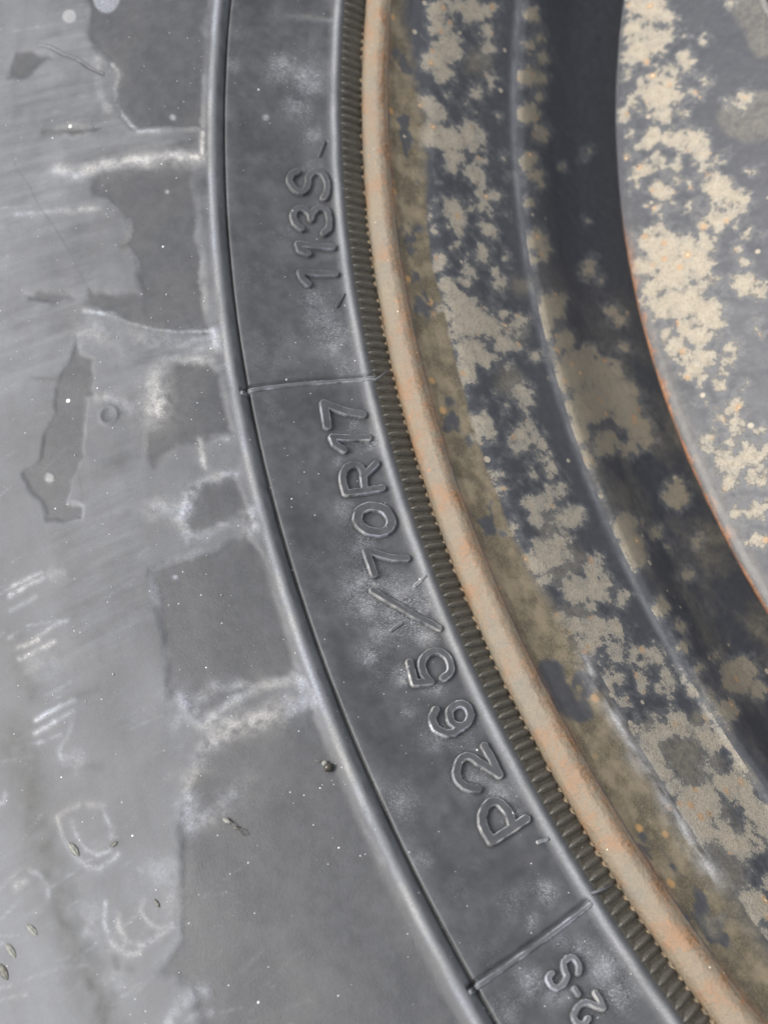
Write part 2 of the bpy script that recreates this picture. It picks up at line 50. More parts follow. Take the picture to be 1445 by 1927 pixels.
GLYPH = [["S",0.5,[[[152.63,16.83],[152.66,17.01],[152.69,17.19],[152.72,17.46],[152.78,17.73],[152.84,17.91],[152.9,18.0],[152.96,18.09],[153.05,18.09],[153.11,18.09],[153.17,18.0],[153.23,17.82],[153.32,17.64],[153.38,17.46],[153.44,17.19],[153.47,16.92],[153.5,16.74],[153.5,16.47],[153.5,16.2],[153.47,16.02],[153.44,15.84],[153.41,15.66],[153.35,15.48],[153.29,15.39],[153.23,15.3],[153.17,15.21],[153.11,15.12],[153.02,15.12],[152.96,15.12],[152.87,15.03],[152.81,14.94],[152.78,14.85],[152.72,14.58],[152.66,14.4],[152.63,14.13],[152.6,13.95],[152.6,13.68],[152.63,13.41],[152.63,13.14],[152.66,12.87],[152.72,12.69],[152.78,12.51],[152.87,12.33],[152.96,12.24],[153.05,12.06],[153.14,12.06],[153.23,12.06],[153.32,12.06],[153.41,12.15],[153.5,12.24],[153.56,12.33],[153.62,12.42],[153.68,12.6],[153.71,12.69],[153.77,12.78],[153.77,12.87]]]],["3",0.5,[[[155.09,16.74],[155.06,16.83],[155.03,17.01],[154.97,17.28],[154.91,17.46],[154.88,17.64],[154.82,17.73],[154.73,17.82],[154.67,17.91],[154.61,17.91],[154.55,17.91],[154.46,17.82],[154.4,17.73],[154.34,17.64],[154.31,17.46],[154.28,17.28],[154.25,17.1],[154.22,16.83],[154.22,16.65],[154.22,16.38],[154.25,16.2],[154.25,15.93],[154.31,15.75],[154.34,15.57],[154.4,15.39],[154.43,15.21],[154.49,15.12],[154.52,15.12],[154.58,15.12],[154.64,15.12],[154.67,15.12]],[[154.67,15.12],[154.61,15.12],[154.55,15.03],[154.49,14.94],[154.4,14.76],[154.37,14.67],[154.31,14.49],[154.28,14.22],[154.22,13.95],[154.22,13.77],[154.19,13.5],[154.22,13.23],[154.22,13.05],[154.25,12.78],[154.28,12.6],[154.34,12.51],[154.4,12.33],[154.49,12.24],[154.58,12.24],[154.64,12.15],[154.73,12.15],[154.82,12.15],[154.88,12.24],[154.97,12.33],[155.06,12.42],[155.12,12.51],[155.15,12.69],[155.21,12.87],[155.24,13.05],[155.27,13.23],[155.3,13.32]]]],["1",0.5,[[[155.75,17.55],[155.93,12.06]],[[155.75,17.55],[155.99,17.37],[156.14,16.11]]]],["1",0.5,[[[156.92,17.73],[157.07,12.15]],[[156.92,17.73],[157.16,17.55],[157.43,16.74]]]],["7",0.6,[[[163.13,17.91],[162.26,17.64],[162.5,15.93],[162.71,14.31],[162.89,12.33]]]],["1",0.5,[[[163.58,17.64],[163.82,12.33]],[[163.58,17.64],[163.85,17.46],[164.12,16.38]]]],["R",0.5,[[[165.71,17.82],[165.8,12.42]],[[165.71,17.82],[165.62,17.82],[165.5,17.82],[165.35,17.82],[165.2,17.73],[165.11,17.64],[165.02,17.46],[164.93,17.28],[164.87,17.1],[164.81,16.83],[164.75,16.56],[164.75,16.38],[164.72,16.02],[164.72,15.75],[164.72,15.48],[164.72,15.21],[164.75,15.03],[164.78,14.85],[164.84,14.67],[164.9,14.58],[164.99,14.49],[165.11,14.49],[165.26,14.58],[165.44,14.76],[165.59,14.85],[165.68,14.94]],[[165.23,14.67],[164.84,12.24]]]],["0",0.65,[[[167.15,12.78],[167.3,13.32],[167.36,13.95],[167.36,14.76],[167.3,15.57],[167.21,16.38],[167.06,16.92],[166.91,17.28],[166.73,17.37],[166.58,17.1],[166.43,16.65],[166.37,15.93],[166.34,15.12],[166.4,14.31],[166.49,13.59],[166.64,12.96],[166.82,12.69],[167.0,12.6],[167.15,12.78]]]],["7",0.5,[[[168.77,17.55],[167.87,17.55],[168.11,15.93],[168.35,14.22],[168.5,12.33]]]],["slash",0.45,[[[169.28,18.54],[171.17,11.61]]]],["5",0.5,[[[171.92,17.37],[172.61,17.82],[172.73,15.75]],[[172.73,15.75],[172.7,15.75],[172.64,15.93],[172.58,16.02],[172.49,16.11],[172.43,16.2],[172.34,16.11],[172.25,16.11],[172.16,16.02],[172.07,15.84],[172.01,15.66],[171.95,15.39],[171.89,15.03],[171.86,14.67],[171.83,14.31],[171.83,13.95],[171.83,13.59],[171.86,13.32],[171.89,12.96],[171.95,12.69],[172.01,12.51],[172.07,12.33],[172.13,12.24],[172.22,12.15],[172.31,12.15],[172.37,12.15],[172.46,12.24],[172.52,12.33],[172.58,12.42],[172.64,12.6],[172.67,12.78],[172.7,12.96],[172.73,13.23],[172.73,13.5],[172.76,13.68],[172.76,13.86]]]],["6",0.5,[[[174.2,12.6],[174.29,12.96],[174.38,13.41],[174.41,13.86],[174.41,14.31],[174.35,14.76],[174.29,15.12],[174.17,15.39],[174.05,15.39],[173.93,15.21],[173.81,14.94],[173.75,14.49],[173.72,14.04],[173.72,13.5],[173.75,13.05],[173.84,12.69],[173.93,12.51],[174.08,12.51],[174.2,12.6]],[[173.63,16.65],[173.66,16.83],[173.72,17.01],[173.75,17.28],[173.81,17.55],[173.87,17.64],[173.96,17.73],[174.02,17.73],[174.08,17.73],[174.17,17.73],[174.23,17.55],[174.29,17.37],[174.35,17.1],[174.41,16.83],[174.47,16.56],[174.47,16.2],[174.5,15.75],[174.47,15.3],[174.44,14.85],[174.44,14.4],[174.41,14.13]]]],["2",0.5,[[[176.36,16.2],[176.33,16.47],[176.3,16.74],[176.24,17.1],[176.18,17.37],[176.12,17.64],[176.06,17.73],[175.97,17.91],[175.91,18.0],[175.82,18.0],[175.73,17.91],[175.64,17.82],[175.58,17.55],[175.49,17.28],[175.43,17.01],[175.37,16.74],[175.34,16.47],[175.31,16.2],[175.31,15.84],[175.31,15.57],[175.34,15.3],[175.37,15.12],[175.4,14.94],[175.46,14.76],[175.55,14.58],[175.64,14.4],[175.73,14.04],[175.88,13.68],[176.03,13.32],[176.15,12.96],[176.24,12.78]],[[176.24,12.78],[175.7,12.69],[175.25,12.78]]]],["P",0.55,[[[177.89,17.82],[177.77,12.42]],[[177.89,17.82],[177.8,17.82],[177.71,17.82],[177.59,17.91],[177.44,17.82],[177.35,17.82],[177.23,17.55],[177.14,17.37],[177.05,17.01],[176.99,16.74],[176.93,16.38],[176.9,16.02],[176.87,15.66],[176.87,15.3],[176.9,14.94],[176.93,14.67],[176.99,14.49],[177.05,14.31],[177.14,14.22],[177.23,14.13],[177.32,14.04],[177.41,14.04],[177.53,14.13],[177.62,14.22],[177.71,14.31],[177.8,14.4]]]],["S",0.32,[[[181.76,19.53],[181.76,19.62],[181.76,19.8],[181.79,19.98],[181.79,20.16],[181.82,20.25],[181.85,20.34],[181.88,20.34],[181.91,20.34],[181.97,20.34],[182.0,20.34],[182.03,20.34],[182.06,20.25],[182.09,20.16],[182.12,20.07],[182.15,19.98],[182.15,19.8],[182.15,19.62],[182.15,19.44],[182.15,19.17],[182.15,18.99],[182.12,18.9],[182.12,18.72],[182.09,18.54],[182.06,18.36],[182.06,18.27],[182.03,18.18],[182.0,18.09],[181.97,18.09],[181.91,18.09],[181.88,18.0],[181.85,18.0],[181.82,17.91],[181.79,17.91],[181.76,17.82],[181.73,17.73],[181.7,17.64],[181.67,17.46],[181.67,17.28],[181.67,17.1],[181.64,16.92],[181.67,16.74],[181.67,16.65],[181.67,16.47],[181.7,16.38],[181.73,16.2],[181.76,16.2],[181.79,16.11],[181.82,16.11],[181.85,16.11],[181.91,16.11],[181.94,16.11],[181.94,16.11],[181.97,16.2],[182.0,16.29],[182.03,16.29],[182.06,16.38],[182.06,16.47],[182.09,16.56],[182.12,16.65],[182.12,16.74]]]],["point",0.3,[[[182.39,18.18],[182.57,18.18]]]],["2",0.32,[[[183.2,18.72],[183.2,18.9],[183.23,19.08],[183.23,19.26],[183.26,19.44],[183.26,19.62],[183.23,19.71],[183.2,19.89],[183.17,19.98],[183.14,20.07],[183.11,20.16],[183.08,20.16],[183.05,20.16],[183.02,20.16],[182.96,20.07],[182.93,19.98],[182.9,19.89],[182.9,19.71],[182.87,19.53],[182.84,19.35],[182.84,19.17],[182.81,18.99],[182.81,18.81],[182.81,18.54],[182.81,18.36],[182.81,18.18],[182.84,18.0],[182.84,17.82],[182.87,17.73],[182.9,17.55],[182.93,17.46],[182.96,17.37],[182.99,17.28],[183.02,17.19],[183.05,17.1],[183.08,17.01],[183.11,16.83],[183.14,16.74],[183.17,16.65],[183.2,16.47],[183.2,16.47]],[[183.2,16.47],[182.93,16.29],[182.78,16.29]]]]]
SEAM = [[[161.51,30.87],[161.42,25.65],[161.39,20.88],[161.42,14.4],[161.57,9.27]],[[181.07,30.6],[181.01,24.75],[180.95,20.07],[180.86,15.03],[180.77,10.89]]]
TICK = [[[151.88,13.14],[151.25,12.15]],[[158.39,12.78],[157.94,11.43]],[[169.49,12.6],[169.31,10.71]],[[170.72,18.0],[170.57,16.2]],[[178.52,12.51],[178.58,11.25]]]
HAIR = [[[161.66,9.45],[161.51,8.46],[161.3,7.29]],[[180.53,10.08],[180.59,9.18],[180.65,7.02]]]
PATCH = [[[144.8,54.63],[146.78,53.55],[147.56,51.3],[147.95,49.14],[148.61,47.07],[149.21,47.79],[150.2,46.98],[150.86,45.09],[151.13,33.12],[147.92,33.21],[144.95,33.66]],[[152.3,48.96],[152.51,51.21],[152.9,51.21],[153.62,48.6],[154.34,45.27],[154.94,45.63],[155.36,46.8],[155.96,44.73],[157.07,43.92],[157.01,46.62],[156.71,52.11],[157.19,52.83],[157.64,49.59],[158.12,46.44],[158.66,41.76],[159.11,34.2],[156.5,34.2],[154.4,34.74],[152.63,35.01],[152.36,40.41],[152.27,45.45]],[[158.21,54.54],[158.9,55.62],[159.53,57.78],[160.49,59.04],[161.45,60.93],[162.02,61.92],[162.26,64.98],[162.98,64.08],[163.55,62.46],[164.03,62.01],[164.27,57.33],[163.94,56.52],[163.61,58.95],[163.16,57.87],[162.32,55.17],[161.24,54.18],[160.46,54.09],[160.43,52.38],[159.2,52.38],[158.81,53.91]],[[160.46,41.94],[160.19,39.6],[160.22,35.1],[160.61,33.84],[161.54,33.66],[162.86,33.57],[162.92,36.54],[162.86,41.67],[163.37,45.18],[162.95,46.17],[162.11,45.9],[161.99,43.65],[161.72,44.01],[161.3,41.58]],[[164.45,40.14],[164.33,38.25],[164.3,34.65],[164.99,33.93],[165.86,33.57],[165.74,38.07],[165.89,41.76],[165.44,42.39],[164.93,41.67]],[[166.55,48.87],[166.55,42.48],[166.43,38.52],[166.4,34.65],[167.36,33.3],[169.28,33.21],[171.02,33.48],[170.9,37.98],[170.96,42.3],[171.38,47.16],[170.57,48.42],[170.45,50.49],[169.07,49.5],[167.45,49.05]],[[171.95,48.06],[172.01,43.2],[172.4,33.57],[174.14,32.94],[176.27,32.76],[178.67,32.31],[180.74,32.58],[182.15,32.85],[178.82,60.57],[177.44,59.76],[176.81,63.54],[176.3,58.95],[173.9,54.18],[172.97,51.48],[172.55,49.32]],[[147.32,65.61],[147.35,63.09],[147.62,59.49],[147.92,61.2],[148.28,62.91],[148.16,66.42]],[[150.53,59.58],[150.44,55.08],[150.59,49.77],[150.8,50.31],[150.77,54.99]],[[156.29,62.64],[156.29,60.03],[156.65,54.9],[156.92,54.45],[156.83,57.78],[156.65,61.29]]]
STROKE = [[[[152.06,56.88],[152.33,53.82],[152.06,50.13],[152.09,45.54],[152.12,41.76],[152.06,38.97],[152.24,34.74],[152.3,33.39]],0.9,0.8],[[[148.13,48.6],[148.52,47.34],[149.15,47.88],[149.84,47.43],[150.53,45.36],[150.92,43.83],[151.01,40.41]],0.45,0.6],[[[147.86,51.39],[148.73,50.85],[149.51,49.95],[149.96,48.69]],0.7,0.35],[[[157.43,52.92],[157.7,49.59],[158.15,46.44],[158.66,41.76],[158.87,39.15],[159.02,34.2]],0.4,0.7],[[[153.41,63.81],[153.5,60.57],[153.56,56.97],[153.68,54.09]],0.5,0.5],[[[153.65,53.19],[153.74,50.31]],0.5,0.6],[[[160.49,43.29],[161.03,43.02],[161.48,43.83]],1.6,0.9],[[[160.52,51.93],[160.82,48.78],[161.27,47.43]],0.7,0.35],[[[159.95,43.47],[159.8,40.77],[159.95,37.62],[160.1,34.56]],0.7,0.45],[[[158.15,53.37],[158.45,49.86],[158.78,44.55],[159.23,39.33],[159.47,34.38]],2.0,0.3],[[[164.51,40.77],[164.93,41.85],[165.26,43.02],[165.68,43.02]],0.9,0.9],[[[164.93,43.47],[164.66,45.81],[164.69,47.07]],1.4,0.35],[[[164.42,40.41],[164.24,38.61],[164.27,36.36],[164.27,34.11]],0.6,0.6],[[[165.95,42.66],[166.04,39.87],[165.83,37.62],[165.86,34.65]],0.8,0.5],[[[165.74,34.47],[166.34,34.65]],1.0,0.5],[[[162.89,36.18],[163.04,34.29]],0.5,0.6],[[[171.14,51.3],[170.93,48.24],[170.57,44.82],[170.75,42.3],[170.99,39.87],[171.14,37.26],[171.41,33.75]],0.8,0.35],[[[171.95,47.16],[171.86,43.92],[171.98,39.96],[172.04,37.26],[172.01,33.84]],1.3,0.55],[[[172.4,49.86],[172.22,48.15],[172.07,47.07],[171.89,45.63],[171.89,42.93]],0.5,0.4],[[[170.27,50.94],[170.54,49.32],[170.99,48.87],[171.41,47.52]],1.0,0.6],[[[171.41,47.52],[171.38,45.45],[171.2,42.39],[171.14,39.69]],0.7,0.5],[[[171.92,40.86],[171.89,45.63],[172.07,48.42],[172.34,49.23],[172.64,49.68],[172.82,51.48],[173.48,52.65],[173.69,53.37]],0.9,0.45],[[[173.87,53.1],[173.84,49.41],[173.57,46.17],[173.42,44.28]],1.0,0.4],[[[172.19,69.48],[172.7,69.48],[173.24,68.85],[173.69,67.5],[173.9,65.88],[173.84,64.08],[173.78,63.09]],0.35,0.6],[[[172.49,67.68],[172.94,67.5],[173.3,66.96],[173.57,65.61],[173.6,63.9],[173.12,62.91],[172.55,63.18]],0.35,0.5],[[[172.19,69.48],[172.16,65.97],[172.46,63.0]],0.5,0.35],[[[174.77,66.6],[175.16,67.41],[175.67,67.32],[176.09,66.06],[176.21,64.35]],0.4,0.55],[[[175.1,65.34],[175.4,65.88],[175.79,65.52],[176.12,63.63],[176.03,59.49]],0.4,0.5],[[[175.07,61.65],[175.31,62.64],[175.67,62.1],[175.94,61.02],[175.97,59.4]],0.4,0.4],[[[178.04,63.9],[177.86,62.1],[177.74,60.21],[177.74,58.59]],0.7,0.8],[[[178.19,62.55],[178.13,60.75],[178.31,58.68]],0.5,0.5],[[[167.42,69.48],[167.39,66.42]],0.35,0.9],[[[167.75,69.57],[167.69,66.69],[167.66,64.26]],0.4,0.9],[[[169.55,69.12],[169.46,65.61],[169.43,63.27]],0.35,0.8],[[[169.88,69.84],[169.79,66.69],[169.73,63.81]],0.35,0.7],[[[170.18,69.57],[170.15,68.04],[170.18,66.24]],0.3,0.4],[[[169.88,64.08],[170.27,65.16],[170.57,66.96],[170.99,66.78]],0.4,0.4],[[[169.01,66.96],[168.92,63.18]],0.3,0.4],[[[170.99,65.25],[171.05,65.07]],1.0,0.6],[[[174.77,68.76],[175.16,69.48]],0.9,0.5],[[[176.57,69.57],[176.57,68.4]],0.8,0.5],[[[173.15,74.88],[173.36,73.71],[173.66,73.08],[173.96,73.26]],0.4,0.5],[[[173.36,77.4],[173.36,75.87]],0.5,0.4],[[[174.38,61.02],[174.47,61.2]],0.5,0.4],[[[174.65,59.49],[174.89,57.6],[175.22,57.96],[175.34,58.77]],1.8,0.3],[[[168.23,67.59],[168.38,65.34]],2.5,0.25],[[[165.89,69.3],[165.74,66.33],[165.71,64.17]],0.35,0.7],[[[165.65,68.76],[165.56,66.51],[165.53,64.26]],0.35,0.6],[[[166.31,69.57],[166.16,65.61]],0.35,0.4],[[[167.0,69.21],[167.06,70.56]],0.3,0.5],[[[167.33,66.78],[167.18,63.9],[167.18,61.83]],0.35,0.6],[[[165.65,62.73],[165.74,61.38]],0.8,0.5],[[[159.11,33.66],[159.44,33.48],[159.8,33.3]],0.7,1.0],[[[162.83,38.25],[163.46,38.25],[163.88,38.25]],0.5,0.8],[[[165.65,33.21],[166.25,33.48]],0.6,0.8],[[[151.25,33.3],[151.91,33.39],[152.33,33.3]],0.45,0.9],[[[171.29,33.75],[171.71,33.39],[172.19,33.03]],0.9,0.6],[[[145.73,18.45],[145.61,15.3],[145.67,11.61]],0.6,0.35],[[[171.23,77.04],[171.26,76.14],[171.08,75.6]],0.4,0.4]]
DARK = [[[[151.52,64.53],[152.54,61.56],[153.32,59.94],[154.07,57.6],[155.3,54.72],[156.41,52.65],[157.58,49.86]],0.12,0.5],[[[155.24,46.53],[155.75,44.91],[156.53,44.01],[157.16,43.11]],0.3,0.35],[[[160.4,51.84],[160.82,51.21]],0.2,0.4],[[[159.32,62.19],[159.56,58.59],[159.5,56.34]],0.35,0.5],[[[162.62,56.16],[163.76,56.61]],0.1,0.4],[[[150.53,59.58],[150.62,55.08],[150.71,50.31]],0.8,0.55],[[[169.76,72.72],[171.26,72.18],[172.76,72.18],[173.87,71.91],[174.62,72.0],[175.49,71.55],[176.45,71.28],[177.32,71.28]],3.0,0.55],[[[167.09,70.11],[167.81,69.93],[168.8,69.12]],2.2,0.4],[[[171.17,67.23],[171.17,65.16],[171.47,62.1]],0.6,0.4],[[[169.4,62.91],[169.4,59.94]],0.5,0.4],[[[173.48,63.72],[173.51,62.37]],0.4,0.7],[[[176.06,67.68],[176.24,67.77]],0.5,0.6],[[[176.45,66.33],[176.51,66.06]],0.6,0.6],[[[182.78,12.6],[182.99,12.87]],0.65,0.8],[[[183.02,12.87],[183.29,13.14],[183.65,13.5]],0.3,0.7],[[[167.6,58.5],[168.02,57.15]],0.15,0.4],[[[175.04,21.51],[175.76,20.79],[176.3,19.89]],0.12,0.3]]
SMUDGE = [[148.16,19.2,-0.04,-1.15,0.97,-0.17,2.8,0.5],[148.49,15.2,-0.02,-1.15,0.95,-0.14,3.0,0.6],[149.72,16.5,-0.0,-1.15,0.97,-0.14,2.5,0.35],[150.86,13.9,0.02,-1.17,0.97,-0.02,1.5,0.3],[158.84,15.8,0.17,-1.21,1.05,0.05,3.0,0.35],[159.74,14.4,0.19,-1.23,1.05,0.16,3.5,0.4],[160.88,13.2,0.22,-1.24,1.05,0.18,2.0,0.3],[157.94,16.1,0.15,-1.21,1.04,0.03,2.2,0.35],[164.51,17.4,0.3,-1.25,1.12,0.19,1.4,0.2],[166.28,18.5,0.35,-1.27,1.15,0.24,2.0,0.25],[167.69,17.9,0.39,-1.27,1.17,0.28,2.0,0.25],[169.34,19.4,0.43,-1.28,1.2,0.33,4.5,0.5],[169.22,15.4,0.43,-1.26,1.17,0.32,2.5,0.4],[170.21,15.3,0.46,-1.27,1.19,0.36,5.0,0.6],[170.87,14.0,0.48,-1.29,1.19,0.44,3.5,0.5],[170.69,19.2,0.47,-1.29,1.22,0.37,3.0,0.4],[171.2,22.3,0.49,-1.31,1.25,0.41,2.5,0.3],[172.19,19.0,0.52,-1.29,1.25,0.42,1.8,0.6],[173.0,15.8,0.55,-1.27,1.23,0.44,1.6,0.5],[174.38,18.0,0.59,-1.29,1.28,0.5,2.5,0.3],[173.39,20.0,0.56,-1.3,1.28,0.48,2.0,0.2],[176.12,16.3,0.65,-1.27,1.29,0.56,2.2,0.5],[176.81,14.0,0.68,-1.3,1.29,0.64,2.5,0.5],[177.53,14.1,0.71,-1.3,1.3,0.67,2.0,0.4],[175.31,30.5,0.62,-0.86,1.39,0.14,3.0,0.15],[175.79,25.9,0.64,-1.33,1.38,0.57,2.6,0.25],[177.53,26.4,0.71,-1.34,1.42,0.65,2.0,0.2],[179.84,14.9,0.8,-1.29,1.36,0.75,2.2,0.4],[180.29,18.1,0.82,-1.27,1.4,0.75,1.5,0.4],[179.63,19.4,0.8,-1.29,1.4,0.72,3.0,0.2],[181.73,14.5,0.88,-1.29,1.39,0.85,3.0,0.3],[182.39,13.3,0.91,-1.28,1.4,0.87,4.0,0.4],[183.02,14.6,0.94,-1.28,1.43,0.91,4.0,0.4],[181.31,16.4,0.86,-1.26,1.4,0.79,2.0,0.2],[181.67,22.1,0.89,-1.31,1.48,0.84,3.0,0.3],[182.27,20.1,0.91,-1.29,1.47,0.86,2.5,0.35],[181.88,26.6,0.91,-1.32,1.54,0.86,3.0,0.25],[148.22,27.0,-0.05,-1.17,1.0,-0.18,1.4,0.3],[146.81,26.5,-0.07,-1.15,0.99,-0.21,2.0,0.15],[163.94,12.0,0.29,-1.25,1.08,0.29,2.0,0.45],[163.19,14.0,0.27,-1.25,1.08,0.24,1.2,0.25],[152.72,14.2,0.05,-1.18,0.98,0.02,2.2,0.3],[154.82,17.3,0.09,-1.19,1.01,-0.04,2.0,0.2],[168.68,17.7,0.41,-1.27,1.18,0.31,1.5,0.4]]
CHALK = [[145.43,51.0,-0.14,-1.08,1.05,0.06,2.4,0.9],[162.71,60.8,0.18,-1.21,1.32,0.36,0.8],[150.5,38.2,-0.03,-1.16,1.06,0.09,0.5,0.5],[150.35,21.6,-0.0,-1.18,1.0,-0.11,0.5,0.4],[167.0,45.7,0.32,-1.3,1.32,0.44,0.4,0.4],[153.47,39.1,0.03,-1.19,1.09,0.14,0.3,0.3],[146.06,57.1,-0.14,-1.06,1.08,0.09,1.2,0.5]]
HUSK = [[[174.05,34.47],[173.78,34.92],1.0],[[172.94,68.85],[173.39,68.04],0.9],[[174.32,77.31],[174.71,76.23],0.9],[[174.5,80.73],[174.95,79.92],0.9],[[174.86,82.35],[175.31,81.81],1.0],[[173.51,63.81],[173.48,62.64],0.5],[[175.22,60.48],[175.46,60.21],0.45],[[174.11,48.96],[174.8,47.07],1.0]]
SCAR = [[[147.08,62.1],[147.23,59.85],[147.59,57.33],[147.83,54.9],[148.28,52.38],[148.52,50.31]]]
BUTTON = [161.24,50.76]
BASE = [[153.65,66.6,-0.03,-1.09,1.19,0.22,33.0,0.35],[159.14,61.8,0.09,-1.17,1.26,0.3,26.0,0.3],[174.5,76.9,0.49,-1.26,1.73,0.66,30.0,0.65],[172.46,60.4,0.46,-1.32,1.55,0.6,20.0,0.35],[167.84,70.3,0.29,-1.22,1.48,0.48,20.0,0.35],[176.48,69.7,0.59,-1.33,1.75,0.73,12.0,0.3],[164.54,59.9,0.22,-1.23,1.35,0.4,20.0,0.2],[165.47,46.4,0.28,-1.28,1.3,0.4,12.0,0.2],[147.41,63.0,-0.13,-1.05,1.11,0.13,16.0,0.35]]


# cross-section profiles of the wheel, millimetres: (radius, height above the rim flange)
TYRE=[(229.8,-3.5),(232.2,-2.6),(233.2,-1.2),(234.2,0.6),(235.0,2.2),(235.15,3.0),(235.5,3.6),(236.1,3.95),(236.9,3.95),
 (237.6,4.05),(240.5,5.5),(244.5,8.3),(248.0,10.6),(251.0,12.75),(251.35,12.9),(251.5,11.9),(251.95,11.8),(252.1,12.85),(252.2,13.3),(252.4,13.85),(252.75,14.25),(253.2,14.45),(253.9,14.6),(254.9,14.92),(256.5,15.46),(258.1,15.98),(259.7,16.49),(261.3,16.99),(262.9,17.47),(264.5,17.95),(266.1,18.41),(267.7,18.86),(269.3,19.29),(270.9,19.72),(272.5,20.13),(274.1,20.53),(275.7,20.91),(277.3,21.28),(278.9,21.64),(280.5,21.99),(282.1,22.32),(283.7,22.64),(285.3,22.95),(286.9,23.24),(288.5,23.52),(290.1,23.79),(291.7,24.04),(293.3,24.28),(294.9,24.50),(296.5,24.71),(298.1,24.90),(299.7,25.07),(301.3,25.24),(302.9,25.38),(304.5,25.51),(306.1,25.62),(307.7,25.72),(309.3,25.79),(310.9,25.85),(312.5,25.90),(314.1,25.92),(315.7,25.92),(317.3,25.91),(318.9,25.88),(320.5,25.82),(322.1,25.75),(323.7,25.65),(325.3,25.53),(326.9,25.40),(328.5,25.23),(330.1,25.05),(332,24.8),(345,22),(372,10),(390,-8),(399,-26),(401.5,-45),(402,-100),(401.5,-158),(399,-177),(390,-195),(372,-213),(345,-225),(318,-229),(280,-224),(250,-210),(234,-203)]
RIM=[(233.6,-3.2),(233.75,-1.8),(233.5,-0.7),(232.95,0.2),(232.3,0.75),(231.2,0.98),(230.0,0.92),(229.25,0.4),(228.8,-0.4),
 (228.0,-1.9),(226.3,-4.1),(224.6,-5.9),(223.5,-7.0),(222.6,-8.2),(220.6,-11.2),(218.0,-15.2),(215.6,-18.8),(214.0,-21.1),(213.1,-21.9),
 (211.89,-22.70),(211.23,-23.88),(210.67,-25.11),(210.18,-26.37),(209.74,-27.66),(209.32,-28.96),(208.90,-30.25),(208.47,-31.55),(208.00,-32.83),(207.49,-34.08),(206.93,-35.31),(206.30,-36.51),(205.62,-37.68),(204.86,-38.81),(204.05,-39.90),(203.17,-40.95),(202.24,-41.96),(201.26,-42.93),(200.25,-43.87),(199.23,-44.77),(198.20,-45.65),(197.20,-46.50),(196.3,-66),(197,-80),(202,-95),(212,-108),(214,-185),(220,-198),(233,-203)]
DISC=[(196.0,-62),(195.6,-50),(196.2,-42.2),(197.9,-40.2),(198.5,-38.6),(198.3,-37.5),(197.7,-37.0),(196.6,-36.75),(192,-36.6),(186,-36.2),(176,-35),(160,-32.5),(140,-30),(118,-25),(102,-27),(88,-36),(60,-38),(36,-38)]
def resample(P,sig=2.2,st=0.1):
    P=np.array(P,float); L=np.r_[0,np.cumsum(np.hypot(*np.diff(P,axis=0).T))]
    n=int(L[-1]/st); t=np.linspace(0,L[-1],n)
    X=np.stack([np.interp(t,L,P[:,0]),np.interp(t,L,P[:,1])],1)
    k=np.exp(-0.5*(np.arange(-12,13)/sig)**2);k/=k.sum()
    Y=np.stack([np.convolve(np.pad(X[:,i],12,mode='reflect',reflect_type='odd'),k,'valid') for i in (0,1)],1)
    Ls=np.r_[0,np.cumsum(np.hypot(*np.diff(Y,axis=0).T))]
    return Ls,Y


# ------------------------------------------------------------------ noise helpers
def _hash(ix, iy, seed):
    h = (ix*374761393 + iy*668265263 + seed*974634777) & 0xffffffff
    h = ((h ^ (h >> 13))*1274126177) & 0xffffffff
    return ((h ^ (h >> 16)) & 0xffff)/65535.0
def vnoise(x, y, seed=0):
    ix = np.floor(x).astype(np.int64); iy = np.floor(y).astype(np.int64)
    fx = x-ix; fy = y-iy; fx = fx*fx*(3-2*fx); fy = fy*fy*(3-2*fy)
    a = _hash(ix, iy, seed); b = _hash(ix+1, iy, seed); c = _hash(ix, iy+1, seed); d = _hash(ix+1, iy+1, seed)
    return (a*(1-fx)+b*fx)*(1-fy)+(c*(1-fx)+d*fx)*fy
def fbm(x, y, seed=0, n=4, rough=.55):
    o = 0; amp = 1; tot = 0
    for k in range(n):
        o = o+amp*(vnoise(x, y, seed+k*17)*2-1); tot += amp; amp *= rough
        x, y = (x*.8-y*.6)*2.03, (x*.6+y*.8)*2.03
    return o/tot
def sstep(a, b, x):
    t = np.clip((x-a)/(b-a), 0, 1); return t*t*(3-2*t)
def seg_dist(px, py, pts):
    d = np.full(px.shape, 1e9)
    for (x0, y0), (x1, y1) in zip(pts[:-1], pts[1:]):
        dx, dy = x1-x0, y1-y0; L = dx*dx+dy*dy+1e-9
        t = np.clip(((px-x0)*dx+(py-y0)*dy)/L, 0, 1)
        d = np.minimum(d, np.hypot(px-x0-t*dx, py-y0-t*dy))
    return d
def poly_sd(px, py, pts):
    d = seg_dist(px, py, pts+[pts[0]]); ins = np.zeros(px.shape, bool)
    for (x0, y0), (x1, y1) in zip(pts, pts[1:]+[pts[0]]):
        c = ((y0 > py) != (y1 > py)); 
        xi = (x1-x0)*(py-y0)/((y1-y0) if y1 != y0 else 1e-9)+x0
        ins ^= c & (px < xi)
    return np.where(ins, d, -d)            # positive inside, mm
R0 = 250.0
def blobs(a, s, lst):
    """union field of soft spots: positive inside, about mm"""
    f = np.full(a.shape, -9.0)
    for b in lst:
        da = a-math.radians(b[0])*R0; ds = s-b[1]; r = b[6]
        m = (np.abs(da) < 22) & (np.abs(ds) < 30)
        if not m.any(): continue
        x = b[2]*da[m]+b[3]*ds[m]; y = b[4]*da[m]+b[5]*ds[m]
        v = r-np.sqrt(x*x+y*y)
        g = f[m]; k = .35
        f[m] = np.maximum(g, v)+k*np.log1p(np.exp(-np.abs(g-v)/k))*.8
    return f
